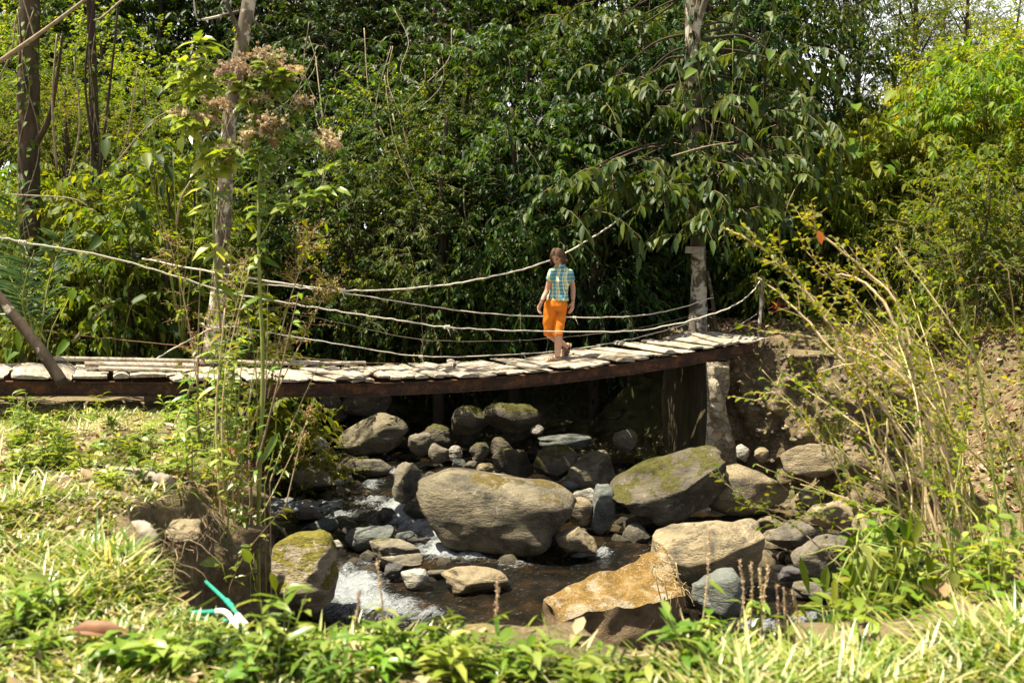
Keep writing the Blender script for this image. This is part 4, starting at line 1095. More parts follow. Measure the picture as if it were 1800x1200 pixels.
# trees of the middle ground
TREES = [
 (470, 21.5, 'midA', 1.0, 'dark broadleaf tree behind the pale leaning trunk'),
 (615, 19.2, 'midB', 1.05, 'small leaved tree standing over the ropes left of centre'),
 (700, 20.3, 'midB_bright', .95, 'yellow green small leaved tree left of the dark hollow'),
 (820, 21.0, 'midA', 1.05, 'dark forked tree in the middle above the walker'),
 (930, 20.0, 'midA_mid', .90, 'mid green tree whose lower leaves hang above the walker head'),
 (1040, 20.6, 'midB', 1.05, 'fine leaved tree between the walker and the nailed board trunk'),
 (1130, 19.8, 'midA', .85, 'dark tree behind the large leaved branches'),
 (1290, 20.6, 'midA', 1.0, 'dark tree right behind the nailed board trunk'),
 (1335, 20.8, 'midA_mid', .85, 'broad leaved tree at the right end of the dark forest edge'),
 (1452, 25.0, 'thin_dark', .75, 'sparse dark tree against the white sky beside the bright hillside'),
 (540, 28.0, 'tallA', 1.0, 'tall dark forest tree behind the pale leaning trunk, upper left of centre'),
 (690, 29.0, 'tallB', 1.0, 'tall small leaved forest tree with sky gaps at its top'),
 (800, 27.0, 'tallA', .95, 'tall glossy leaved forest tree above the dark hollow'),
 (920, 30.0, 'tallB_dark', 1.0, 'tall dark forest tree rising behind the walker'),
 (1030, 28.0, 'tallA', 1.0, 'tall forest tree with pale sky gaps, upper right of the walker'),
 (1150, 30.0, 'tallB', 1.05, 'tall fine leaved forest tree left of the nailed board trunk'),
 (1300, 28.5, 'tallA', .95, 'tall dark forest tree right of the nailed board trunk'),
 (1330, 30.0, 'tallB_dark', .8, 'tall dark tree at the forest corner by the bright hillside'),
 (420, 30.0, 'tallB', 1.0, 'tall forest tree above the tan flower heads'),
 (300, 30.0, 'tallA', 1.0, 'tall dark forest tree at the upper left behind the bare vines'),
 (170, 29.0, 'tallB', 1.0, 'tall forest tree behind the lichen covered trunk'),
 (40, 30.0, 'tallA', 1.0, 'tall forest tree at the far upper left corner'),
 (620, 36.0, 'tallB_bright', 1.1, 'distant forest tree in the gap left of centre'),
 (860, 33.0, 'tallB_bright', 1.0, 'distant forest tree in the gap above the walker'),
 (1100, 35.0, 'tallB_bright', 1.1, 'distant forest tree in the gap right of centre'),
]
TREES += [
 (1045, 18.1, 'midA', .92, 'dark overhanging tree between the walker and the nailed board trunk, leaning over the bank'), (905, 18.4, 'midA_mid', .9, 'mid green overhanging tree directly behind the walker'), (770, 18.6, 'midB', .95, 'small leaved overhanging tree left of the walker'),
 (750, 24.5, 'tallB_dark', .8, 'middle sized dark forest tree over the dark hollow left of the walker'), (880, 25.0, 'midB_bright', 1.1, 'small leaved tree in the second row above the walker'), (1000, 25.5, 'tallB', .8, 'middle sized small leaved forest tree up and right of the walker'), (560, 25.0, 'tallB_dark', .8, 'middle sized dark forest tree right of the tan flower heads'),
 (650, 26.0, 'midA', 1.25, 'broad leaved tree in the second row left of centre'), (1120, 25.5, 'midA', 1.25, 'broad leaved tree in the second row left of the nailed board trunk'), (1240, 25.0, 'tallB_dark', .8, 'middle sized dark forest tree straight behind the nailed board trunk'), (1285, 25.5, 'midA', 1.15, 'broad leaved tree in the second row right of the nailed board trunk'),
 (480, 33.0, 'tallA', 1.15, 'distant tall forest tree at the upper left of centre'), (740, 33.0, 'tallA', 1.15, 'distant tall forest tree in the upper middle'), (980, 34.0, 'tallA', 1.15, 'distant tall forest tree upper right of the walker'), (1230, 34.0, 'tallA', 1.15, 'distant tall forest tree behind the top of the nailed board trunk'), (250, 34.0, 'tallA', 1.15, 'distant tall forest tree behind the bare vines'), (100, 35.0, 'tallA', 1.15, 'distant tall forest tree behind the slim trunk'), (-40, 34.0, 'tallA', 1.15, 'distant tall forest tree cut by the left edge'),
 (390, 26.0, 'midB_dark', 1.25, 'small leaved dark tree behind the pale leaning trunk'), (290, 27.0, 'midA', 1.3, 'broad leaved dark tree in the second row at the left'),
]
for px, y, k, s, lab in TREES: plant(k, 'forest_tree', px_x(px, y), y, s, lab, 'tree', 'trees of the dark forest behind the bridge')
# bright growth of the left bank behind the bridge
LEFT = [
 (20, 16.5, 'bushB', .95, 'bright leafy bush at the left behind the long bladed plant'), (110, 15.5, 'bushA_bright', .85, 'drooping bright bush behind the leaning pole'), (190, 18.0, 'bushB', 1.1, 'bright bush beside the thin vine wrapped trunks'),
 (240, 15.2, 'bushB_mid', .75, 'mid green bush low behind the near end of the deck'), (300, 17.5, 'bushB_yellow', 1.0, 'yellow green bush left of the pale leaning trunk'), (360, 19.5, 'bushA_bright', 1.0, 'bright drooping bush behind the pale leaning trunk'),
 (430, 17.4, 'bushB', .75, 'bright bush right of the pale leaning trunk'), (90, 21.0, 'midB_bright', .85, 'bright small tree beside the lichen covered trunk'), (230, 22.5, 'midB_bright', .95, 'bright small leaved tree among the bare vines'),
 (340, 24.0, 'midB', 1.0, 'mid green small tree above the yellow green bush'), (-30, 22.0, 'midB_bright', .9, 'bright small tree at the left edge'), (150, 25.5, 'midA_mid', 1.0, 'broad leaved tree in the background of the vines'), (20, 26.0, 'midB_bright', 1.1, 'yellow lit tree behind the lichen covered trunk'),
]
LEFT += [
 (95, 13.9, 'bushD', .5, 'sparse large leaved shrub behind the leaning pole'), (120, 15.6, 'bushD', .75, 'sparse large leaved shrub in front of the slim trunk'), (225, 14.2, 'bushD', .62, 'sparse large leaved shrub rising behind the near deck boards'), (285, 14.6, 'bushD', .85, 'tall sparse large leaved shrub left of the pale leaning trunk'), (335, 15.6, 'bushD', .85, 'sparse large leaved shrub close behind the pale leaning trunk'), (440, 14.0, 'bushD', .75, 'sparse large leaved shrub right of the pale leaning trunk'), (500, 15.2, 'bushB_yellow', .55, 'small yellow green bush behind the far ropes at the dark forest edge'), (10, 15.9, 'bushD', .8, 'sparse large leaved shrub above the long bladed plant'),
 (260, 20.5, 'lacy', .62, 'bright small leaved tree behind the tall sparse shrub'), (120, 19.5, 'lacy', .6, 'bright small leaved tree between the lichen covered and slim trunks'), (0, 19.5, 'lacy', .62, 'bright small leaved tree left of the lichen covered trunk'), (395, 20.5, 'lacy', .6, 'bright small leaved tree right behind the pale leaning trunk'),
]
for px, y, k, s, lab in LEFT: plant(k, 'bush' if 'bush' in k else 'small_tree', px_x(px, y), y, s, lab, 'bush' if 'bush' in k else 'tree', 'bright growth of the left bank')
# sunlit hillside on the right
g = np.random.default_rng(31)
HK = ['bushB_yellow', 'bushC', 'bushC_bright', 'bushB', 'bushD_yellow', 'bushB_yellow', 'bushC_mid', 'bushA_bright', 'bushD']
HL = {'bushB_yellow': 'yellow green broad leaved shrub on the sunlit hillside', 'bushC': 'yellow green small leaved shrub on the sunlit hillside', 'bushC_bright': 'bright green small leaved shrub on the sunlit hillside', 'bushB': 'bright green broad leaved shrub on the sunlit hillside',
      'bushC_mid': 'darker green small leaved shrub on the sunlit hillside', 'bushA_bright': 'drooping bright green shrub on the sunlit hillside', 'bushD': 'sparse large leaved bright shrub on the sunlit hillside', 'bushD_yellow': 'sparse large leaved yellowish shrub on the sunlit hillside'}
HG = {k: 'hillside shrubs, ' + v.split(' shrub')[0] for k, v in HL.items()}
for y in (15.4, 16.8, 18.2, 19.4, 20.6, 21.8, 23.4, 25.2, 27.5):
    px = 1430 + (y - 18) * 4 if y > 18 else 1640
    while px < 1860:
        k = HK[int(g.integers(len(HK)))]
        s = g.uniform(.45, 1.05) * (.62 if y > 22.5 else 1) * (.8 if 'D' in k else 1)
        yy_ = y + g.uniform(-.5, .5)
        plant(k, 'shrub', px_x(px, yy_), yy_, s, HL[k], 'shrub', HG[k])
        px += g.uniform(45, 85) * 20 / y
for px, y, k, s, lab in [(1590, 28.0, 'lacy', .85, 'lacy bright tree with flat layered crown on the sunlit hillside'), (1680, 27.0, 'lacy', .75, 'lacy bright tree lower on the hillside, right of the layered one'), (1500, 26.5, 'lacy', .75, 'bright feathery tree beside the dark forest corner'),
                          (1640, 36.0, 'tallB', .55, 'open crowned tree against the white sky, nearer the middle of the hilltop'), (1745, 35.0, 'thin', .68, 'thin open crowned tree against the white sky with crooked dark branches'), (1805, 33.0, 'thin_dark', .6, 'thin dark tree at the top right corner'), (1560, 38.0, 'tallB', .62, 'distant tree beside the sky gap'), (1690, 30.0, 'lacy', .6, 'small bright tree on the hilltop left of the crooked branched tree')]:
    plant(k, 'hillside_tree', px_x(px, y), y, s, lab, 'tree', 'trees on the sunlit hillside')

# the large trunks that stand free
def big_tree(pts, rad, mat, label, name, cr=None, leafm='mid', limbs=(), seed=1, crown_mb=None):
    g = np.random.default_rng(seed)
    P = catmull([at(*p) for p in pts], 8)
    P[0, 2] = min(P[0, 2], gz(P[0, 0], P[0, 1]) - .05)
    e = empty(name, P[0], label, 'tree')
    mb = MB(); tube(mb, P, rad, 14, rough=.035, rng=g)
    cc = None
    if cr: cmb, cc = crown(g, **cr)
    for l, r_ in limbs: tube(mb, catmull([at(*p) for p in l], 6), r_, 7, rough=.05, rng=g)
    if cc is not None:
        for i in g.choice(len(cc), min(16, len(cc)), replace=False):
            s = P[int(g.uniform(.72, .98) * (len(P) - 1))]
            tube(mb, catmull([s, (s + cc[i]) / 2 + np.array([0, 0, .2]), cc[i]], 5), [.035, .01], 5)
    mb.build('trunk', M[mat], e)
    if cr: cmb.build('crown', [M[leafm], M['twig']], e)
    return e
big_tree([(372, 632, 12.95), (386, 500, 12.95), (396, 330, 12.9), (405, 200, 12.85), (428, 60, 12.8), (447, -60, 12.75), (455, -200, 12.7), (470, -420, 12.7)], [.13, .098, .095, .088, .082, .07, .05], 'palebark', 'pale barked leaning tree trunk with brown patches behind the near half of the bridge', 'tree',
         dict(C=at(500, -420, 13.6), Rad=(1.7, 1.7, 1.3), ncl=18, clr=.6, nsp=7, nl=10, tl=.6, L=.14, wr=.42), 'mid', [([(425, 70, 12.8), (400, 10, 12.6), (370, -30, 12.5)], [.03, .015]), ([(440, 30, 12.8), (470, 60, 12.9), (468, 62, 12.9)], [.02, .008]), ([(420, 20, 12.8), (360, 34, 12.5), (345, 30, 12.5), (340, -10, 12.4)], [.018, .008])], 5)
big_tree([(58, 640, 14.5), (52, 400, 14.5), (50, 200, 14.5), (52, 0, 14.5), (60, -200, 14.6), (70, -420, 14.8)], [.17, .15, .145, .13, .09], 'bark', 'thick dark tree trunk with lichen patches standing at the left behind the bridge', 'tree',
         dict(C=at(40, -400, 15.2), Rad=(2.0, 2.0, 1.5), ncl=20, clr=.7, nsp=7, nl=10, tl=.6, L=.15, wr=.42), 'mid', [([(58, 262, 14.5), (85, 210, 14.2), (100, 140, 14.0), (110, 60, 13.8)], [.05, .03, .015])], 6)
big_tree([(168, 600, 16.0), (172, 400, 16.0), (166, 200, 16.0), (160, 40, 16.0), (156, -120, 16.0), (150, -300, 16.0)], [.085, .07, .06, .04], 'bark', 'slim trunk wrapped in vines between the two bigger left trunks', 'tree',
         dict(C=at(150, -300, 16.4), Rad=(1.5, 1.5, 1.1), ncl=14, clr=.6, nsp=7, nl=10, tl=.6, L=.13, wr=.42), 'bright', [([(172, 330, 15.9), (190, 180, 15.6), (205, 40, 15.4), (212, -60, 15.4)], [.025, .012]), ([(166, 280, 15.9), (150, 140, 15.7), (165, 0, 15.5)], [.022, .012])], 7)
# tree with the nailed board: its limbs carry layers of large drooping leaves
g = np.random.default_rng(12)
bt_e = big_tree([(1226, 598, 16.6), (1228, 500, 16.6), (1226, 400, 16.6), (1222, 250, 16.6), (1219, 100, 16.6), (1216, -40, 16.6), (1214, -220, 16.7), (1212, -420, 16.8)], [.17, .125, .12, .125, .12, .11, .07], 'palebark', 'tall trunk with a small board nailed to it and layers of large drooping leaves', 'tree', seed=8,
                limbs=[([(1222, 60, 16.6), (1240, 0, 16.4), (1262, -60, 16.2)], [.06, .04])])
mb = MB(); tmb = MB(); O, D = [], []
for px0, px1, y0, y1, n, Y0, Y1 in ((1000, 1130, 285, 380, 30, 14.9, 16.0), (1090, 1250, 250, 330, 34, 15.2, 16.4), (1130, 1260, 340, 415, 24, 15.3, 16.3), (1230, 1420, 290, 380, 42, 15.2, 16.6), (1200, 1400, 190, 290, 40, 15.4, 17.0), (1060, 1210, 130, 240, 26, 16, 17.5),
                                    (1230, 1410, 30, 180, 44, 16, 18), (1000, 1200, 0, 120, 24, 17, 18.5), (1350, 1460, 200, 330, 18, 16, 17.5), (1280, 1420, -120, 40, 30, 16, 18), (1400, 1480, -60, 30, 8, 17, 19)):
    cl = [at(g.uniform(px0, px1), g.uniform(y0, y1), g.uniform(Y0, Y1)) for _ in range(max(n // 4, 2))]
    for c0 in cl:
        tr = np.array([at(1222, 300, 16.6)[0], 16.6, c0[2] + g.uniform(.1, .7)])
        tube(tmb, catmull([tr, (tr + c0) / 2 + np.array([0, 0, .15]) + g.normal(size=3) * .08, c0], 6), [.032, .016, .008], 5)
    for _ in range(n):
        c0 = cl[int(g.integers(len(cl)))]
        O.append(c0 + g.normal(size=3) * np.array([.28, .28, .10])); D.append(nrm(np.array([g.normal() * .9, g.normal() * .7 - .35, g.uniform(-.15, .35)])))
O, D = np.array(O), np.array(D)
sprays(mb, g, O, D, .55, 11, .215, .42, .30, .55, 1, 0, 1, .006, .75, .75, .4)
M['bigleaf'] = leaf_mat('leaf_large', [(.022, .055, .014), (.036, .08, .014), (.06, .115, .018), (.10, .145, .02), (.045, .07, .035)], .34, (1.6, 1.5, .4), .48, .25)
mb.build('crown', [M['bigleaf'], M['twig']], bt_e)
tmb.build('limb', M['darkbark'], bt_e)
bmb = MB(); c0 = at(1221, 440, 16.42); box(bmb, c0, .31, .025, .10, nrm(np.array([1, .05, -.03])), (0, 1, 0), (0.03, 0, 1)); box(bmb, c0 + np.array([0, -.04, .05]), .31, .10, .018, nrm(np.array([1, .05, -.03])))
tag(bmb.build('board', plain('weathered_board', (.30, .29, .25), .85, .3, 25), None, c0), 'small weathered board nailed across the trunk at the far end of the bridge', 'board')

# climbers on the trunks
def climber(px0, py0, px1, py1, Y, r, n, L, mat, label, seed):
    g = np.random.default_rng(seed); a, b = at(px0, py0, Y), at(px1, py1, Y); t = g.uniform(0, 1, n); an = g.uniform(3.0, 6.4, n)
    e = empty('climbing_plant', a, label, 'climber'); c = a + (b - a) * t[:, None]; o = np.stack([np.cos(an), np.sin(an), np.zeros(n)], -1)
    mb = MB(); leaves(mb, c + o * r, nrm(o * .7 + g.normal(size=(n, 3)) * .5 + np.array([0, 0, -.5])), o + np.array([0, 0, .6]), L * g.uniform(.5, 1.2, n), L * .5, .3, .15, 1); mb.build('foliage', M[mat], e)
    mb = MB()
    for k in range(3):
        tt = np.linspace(0, 1, 30); w = 3.6 + k * .8 + .7 * np.sin(tt * 9 + k * 2)
        tube(mb, a + (b - a) * tt[:, None] + np.stack([np.cos(w), np.sin(w), 0 * w], -1) * (r + .008), .008, 5)
    mb.build('stem', M['liana'], e)
climber(390, 560, 398, 330, 12.92, .105, 60, .09, 'weed', 'leafy climber on the lower part of the pale leaning trunk', 91); climber(402, 250, 432, 40, 12.83, .09, 40, .10, 'bright', 'leafy climber on the upper part of the pale leaning trunk', 92)
climber(55, 420, 52, 20, 14.5, .155, 120, .11, 'bright', 'leafy climber on the thick dark trunk at the left', 93); climber(172, 420, 163, 60, 16.0, .07, 90, .10, 'bright', 'leafy climber on the slim trunk at the left', 94); climber(1225, 360, 1216, -20, 16.6, .14, 110, .13, 'mid', 'leafy climber on the upper part of the nailed board trunk', 95)
# lianas and bare vines
g = np.random.default_rng(14)
VINES = [([(1075, 520, 18.5), (1060, 470, 18.4), (1072, 430, 18.3)], .012), ([(705, 160, 19), (712, 240, 18.8), (740, 300, 18.7), (800, 330, 18.5), (850, 345, 18.4)], .012), ([(690, 200, 18.8), (720, 330, 18.4), (722, 420, 18.3)], .012), ([(745, 60, 20), (748, 180, 19.8), (742, 300, 19.5)], .01), ([(880, 60, 20), (885, 200, 19.6), (868, 360, 19)], .01),
         ([(815, 330, 18.4), (818, 380, 18.2), (840, 440, 18.2)], .014), ([(640, 50, 20), (652, 180, 19.5), (700, 290, 19)], .012), ([(960, 150, 19), (940, 250, 18.6), (900, 330, 18.4)], .010), ([(1290, 200, 17), (1300, 300, 16.4), (1320, 400, 16.2)], .010), ([(1432, 290, 16), (1405, 320, 15.8), (1385, 360, 15.7), (1378, 395, 15.7)], .010),
         ([(1180, 275, 15.4), (1240, 258, 15.4), (1290, 250, 15.6)], .012), ([(555, 100, 20), (570, 260, 19), (560, 400, 18.5)], .012)]
for _ in range(22):
    x0, y0, Y = g.uniform(540, 1180), g.uniform(0, 260), g.uniform(18.0, 19.5); k = g.normal() * 60; L = g.uniform(120, 300)
    VINES.append(([(x0, y0, Y), (x0 + k * .3 + g.normal() * 15, y0 + L * .4, Y - .2), (x0 + k * .8 + g.normal() * 20, y0 + L * .8, Y - .5), (x0 + k + g.normal() * 30, y0 + L, Y - .6)], g.uniform(.005, .010)))
for i, (pts, r_) in enumerate(VINES):
    mb = MB(); tube(mb, catmull([at(*p) for p in pts], 8) + 0, [r_, r_ * .7], 5)
    tag(mb.build('liana', M['liana'], None, at(*pts[0])), 'thin bare liana hanging in the dark forest', 'liana', 'lianas hanging in the dark forest')
LV = [([(0, 108, 12.5), (80, 52, 12.4), (160, -8, 12.4)], .030, 'thick smooth branch slanting across the upper left corner'), ([(205, 288, 13.5), (225, 235, 13.4), (242, 120, 13.3)], .012, 'pale straight twig standing left of the tan flower heads'),
      ([(60, 64, 13.5), (50, 30, 13.5), (38, -10, 13.5)], .012, 'thin pale twig in front of the lichen covered trunk'), ([(205, 285, 13), (262, 218, 13), (305, 190, 12.9)], .010, 'pale curved twig rising to the right above the left bushes'), ([(20, 342, 13), (120, 348, 12.9), (155, 362, 12.9)], .010, 'pale bare twig lying level across the lichen covered trunk'),
      ([(310, 395, 13), (318, 350, 12.9), (335, 318, 12.9)], .018, 'pale crooked stem among the big left leaves'), ([(130, 600, 13.8), (180, 545, 13.6), (212, 525, 13.5)], .035, 'broken grey branch leaning in the left bushes'), ([(0, 135, 14), (20, 90, 13.9), (28, 30, 13.9)], .014, 'whitish crooked twig at the left edge'),
      ([(100, 300, 14.2), (92, 180, 14.0), (100, 60, 14)], .018, 'bare vine climbing beside the lichen covered trunk'), ([(120, 320, 14), (140, 220, 13.9), (130, 100, 13.8)], .016, 'second bare vine climbing beside the lichen covered trunk'), ([(215, 0, 14), (180, 30, 13.9), (165, 36, 13.8)], .016, 'bare vine crossing the slim vine wrapped trunk')]
for pts, r_, lab in LV:
    mb = MB(); tube(mb, catmull([at(*p) for p in pts], 8), [r_, r_ * .6], 6)
    tag(mb.build('bare_branch', M['liana'], None, at(*pts[0])), lab, 'branch')

# undergrowth that reads as one mass: ferns and seedlings on the banks and the forest floor
def ground_cover(name, n, xr, yr, L, mat, cond, seed, nl=7, tl=.22, kind='stuff', wr=.4, up=1.1, hang=.5):
    g = np.random.default_rng(seed)
    x, y = g.uniform(*xr, n), g.uniform(*yr, n)
    k = cond(x, y); x, y = x[k], y[k]; z = height(x, y)
    O = np.repeat(np.stack([x, y, z], -1), 4, 0)
    D = nrm(np.stack([g.normal(size=len(O)), g.normal(size=len(O)), np.abs(g.normal(size=len(O))) * .6 + up * .5], -1))
    mb = MB(); sprays(mb, g, O, D, tl * g.uniform(.5, 1.6, len(O)), nl, L, wr, .3, hang, 0, 0, 1, .003, .9, .25, .5)
    return tag(mb.build(name, [M[mat], M['twig']]), kind=kind)
alt('tallB', 'tallB_bright', 'bright') if False else None
fr = lambda x, y: in_poly(x, y, FARP) & (seg_dist(x, y, FAR) > .35)
ground_cover('undergrowth', 1800, (-9, 3.0), (17, 26), .11, 'dark', lambda x, y: fr(x, y) & (W1(np.stack([x, y], -1)) > -.5) & (seg_dist(x, y, FAR) > 1.3), 41, 8, .40)
ground_cover('undergrowth', 420, (-2.5, 2.45), (16.6, 19.5), .08, 'dark', lambda x, y: fr(x, y) & (seg_dist(x, y, FAR) > .3) & (W2(np.stack([x, y], -1)) > -.4), 47, 7, .28, wr=.45)
ground_cover('undergrowth', 900, (6.0, 14), (13.0, 19), .09, 'yellow', lambda x, y: fr(x, y) & (seg_dist(x, y, FAR) > 2.6), 48, 7, .4)
ground_cover('undergrowth', 1300, (3.0, 9), (17.6, 23), .09, 'dark', lambda x, y: fr(x, y) & (seg_dist(x, y, FAR) > 3.0), 42, 7, .34)
ground_cover('undergrowth', 2600, (6.5, 24), (15, 40), .10, 'yellow', lambda x, y: fr(x, y) & (seg_dist(x, y, FAR) > 3.4), 43, 7, .45)
ground_cover('undergrowth', 1500, (-14, -2.5), (11.5, 24), .10, 'bright', lambda x, y: in_poly(x, y, NEARP) & (seg_dist(x, y, NEAR) > .2) & ~((y < 13.2) & (x > -6.5)), 44, 7, .42)
ground_cover('undergrowth', 260, (3.4, 7.5), (15.2, 18.2), .05, 'mid', lambda x, y: fr(x, y) & (W2(np.stack([x, y], -1)) > .1), 45, 6, .16)
# fern bush and other plants on the shaded bank under the bridge
for px, py, s, lab in ((992, 730, .55, 'round fern like bush on the shaded bank under the deck right of centre'), (757, 730, .35, 'narrow fern hanging on the shaded bank under the deck'), (935, 716, .38, 'small fern like bush under the deck left of the round one'), (560, 716, .35, 'small dark bush in the shade under the beam')):
    for y in np.arange(15, 23, .1):
        p = at(px, py, y)
        if p[2] < gz(p[0], p[1]): break
    plant('bushC_mid', 'fern_bush', p[0], p[1], s, lab, 'bush', z=p[2] - .1)
# roots on the back bank beside the abutment
for pts, r_, lab in (([(1085, 745, 17.6), (1092, 722, 17.5), (1112, 712, 17.4), (1128, 690, 17.5), (1140, 660, 17.7)], .055, 'thick bent root on the dark bank beside the abutment'), ([(1060, 730, 17.6), (1080, 735, 17.5), (1105, 722, 17.4)], .03, 'thin low root on the dark bank left of the bent one')):
    mb = MB(); tube(mb, catmull([at(*p) for p in pts], 7), [r_, r_ * .55], 8, rough=.06, rng=g)
    tag(mb.build('tree_root', M['bark'], None, at(*pts[0])), lab, 'root')
# red leaved plants
def rosette(px, py, Y, n, L, W, mat, label, name, cat, droop=.5, up=.9, stem=.25, seed=1, z=None):
    g = np.random.default_rng(seed)
    p = at(px, py, Y); p[2] = gz(p[0], p[1]) if z is None else p[2]
    e = empty(name, p, label, cat)
    a = g.uniform(0, 6.28, n)
    d = np.stack([np.cos(a), np.sin(a), g.uniform(.1, 1.3, n) * up], -1)
    mb = MB(); leaves(mb, p + np.array([0, 0, stem]) + g.normal(size=(n, 3)) * .03, d, np.array([0, 0, 1.0]) + g.normal(size=(n, 3)) * .2, L * g.uniform(.6, 1.2, n), W, droop, .12, 1)
    mb.build('foliage', M[mat], e)
    mb = MB(); tube(mb, [p - np.array([0, 0, .05]), p + np.array([0, 0, stem])], [.02, .012], 6); mb.build('stem', M['twig'], e)
rosette(1372, 560, 17.2, 26, .32, .05, 'red', 'dark red leaved plant at the back of the path behind the thin post', 'red_leaved_plant', 'plant', seed=2, stem=.35)
rosette(1742, 520, 15.5, 46, .34, .06, 'red', 'dark red leaved plant at the right above the leaf strewn slope', 'red_leaved_plant', 'plant', seed=3, stem=.55)
rosette(1445, 560, 17.4, 24, .45, .07, 'dark', 'strap leaved green plant at the back of the path', 'strap_leaved_plant', 'plant', seed=4, stem=.2)
rosette(1500, 470, 17.6, 22, .6, .13, 'dark', 'broad leaved dark plant against the earth bank behind the path', 'broad_leaved_plant', 'plant', seed=5, stem=.6)
# large heart shaped leaves in the left bushes
for i, (px, py, Y, n, L, lab) in enumerate(((285, 590, 14.2, 14, .42, 'plant with large dark heart shaped leaves behind the deck left of the pale trunk'), (180, 420, 13.8, 16, .36, 'plant with large grey green leaves in front of the slim trunk'), (300, 290, 13.6, 14, .34, 'plant with large green leaves left of the pale trunk below the flower heads'), (70, 620, 13.2, 16, .30, 'plant with yellowing leaves behind the leaning pole'), (1330, 120, 17.0, 12, .42, 'climbing plant with large grey green leaves in the upper right of the forest'), (1530, 250, 17.5, 14, .50, 'plant with large bright paddle leaves on the hillside edge'), (1260, 130, 16.3, 10, .42, 'climber with large grey leaves clasping the nailed board trunk'))):
    g = np.random.default_rng(200 + i)
    p = at(px, py, Y); e = empty('large_leaved_plant', p, lab, 'plant')
    c0 = p + g.normal(size=(n, 3)) * np.array([.35, .25, .38])
    d = nrm(np.stack([g.normal(size=n) * .7, -np.abs(g.normal(size=n)) * .6 - .2, -np.abs(g.normal(size=n)) * .5 - .1], -1))
    mb = MB(); leaves(mb, c0, d, np.stack([g.normal(size=n) * .4, np.full(n, -.35), np.full(n, .9)], -1), L * g.uniform(.45, .95, n), L * .42, .35, .2, 1, 0)
    mb.build('foliage', M['bright' if i in (3, 5) else 'mid'], e)
    mb = MB()
    gnd = np.array([p[0], p[1] + .3, max(gz(p[0], p[1] + .3) - .05, p[2] - 2.5)])
    for q in c0[:5]: tube(mb, catmull([gnd, (gnd * .4 + q * .6) + g.normal(size=3) * .12, q], 4), [.012, .005], 4)
    mb.build('stem', M['greenstem'], e)
# long bladed palm like plant at the left edge
g = np.random.default_rng(15)
e = empty('palm_like_plant', at(40, 590, 11.9), 'palm like plant with long narrow green blades at the left edge behind the bridge', 'plant')
mb = MB(); sm_ = MB()
for (x0, y0), (x1, y1) in (((60, 600), (30, 340)), ((70, 600), (110, 420)), ((40, 600), (-40, 400)), ((60, 600), (60, 440)), ((20, 600), (-60, 480)), ((80, 600), (10, 470))):
    A, B = at(x0, y0, 11.9), at(x1, y1, 11.9 + g.normal() * .3)
    P = catmull([A, (A + B) / 2 + g.normal(size=3) * .06, B], 12); tube(sm_, P, [.016, .006], 5)
    k = np.arange(4, len(P)); n = len(k) * 2
    base = np.repeat(P[k], 2, 0); sg = np.tile([1, -1], len(k))[:, None]
    tn = np.repeat(nrm(np.gradient(P, axis=0))[k], 2, 0)
    d = nrm(tn * .7 + sg * np.array([.9, 0, 0]) + np.array([0, -.35, .1]) + g.normal(size=(n, 3)) * .15)
    leaves(mb, base, d, np.array([0, -.6, .8]) + g.normal(size=(n, 3)) * .15, .42 * g.uniform(.7, 1.1, n), .04, .28, .15, 1)
mb.build('foliage', M['palm'], e); sm_.build('stem', M['greenstem'], e)

# ------------------------------------------------------------------ the walker
def pq(zx, zy, dy=0.0):
    """a point of the walker from the enlarged photograph (5x, corner 900,410), dy metres behind (+) or before (-) her foot's distance"""
    return at(900 + zx / 5.0, 410 + zy / 5.0, 14.0 + dy)
MPZ = 14.0 / F / 5.0                                      # metres per enlarged pixel
PF = pq(370, 1135)
def loft(mb, rings, k=20, cap=True, pw=2.0):
    """closed surface through elliptical sections (centre, half width, half depth, facing angle)"""
    a = np.linspace(0, 2 * np.pi, k, endpoint=False)
    ca, sa = np.cos(a), np.sin(a)
    ca = np.sign(ca) * np.abs(ca)**(2 / pw); sa = np.sign(sa) * np.abs(sa)**(2 / pw)
    V = []
    for c, rx, ry, yaw in rings:
        x = ca * rx; y = sa * ry
        V.append(np.stack([c[0] + x * math.cos(yaw) - y * math.sin(yaw), c[1] + x * math.sin(yaw) + y * math.cos(yaw), np.full(k, c[2])], -1))
    V = np.stack(V); n = len(rings)
    i = np.arange(n - 1)[:, None] * k; j = np.arange(k)[None]; j2 = (j + 1) % k
    q = np.stack([i + j, i + j2, i + k + j2, i + k + j], -1).reshape(-1, 4)
    v = V.reshape(-1, 3); t = None
    if cap:
        v = np.vstack([v, V[0].mean(0), V[-1].mean(0)]); j = np.arange(k); j2 = (j + 1) % k
        t = np.vstack([np.stack([np.full(k, n * k), j2, j], -1), np.stack([np.full(k, n * k + 1), (n - 1) * k + j, (n - 1) * k + j2], -1)])
    mb.add(v, t, q)
def ball(mb, c, r, sx=1, sy=1, sz=1, sub=3):
    v, f = ICO[sub]; mb.add(np.asarray(c) + v * r * np.array([sx, sy, sz]), f)
def limb(mb, pts, rads, k=14):
    P = catmull(pts, 6); r = np.interp(np.linspace(0, 1, len(P)), np.linspace(0, 1, len(rads)), rads)
    tube(mb, P, list(r), k); ball(mb, P[0], r[0]); ball(mb, P[-1], r[-1])
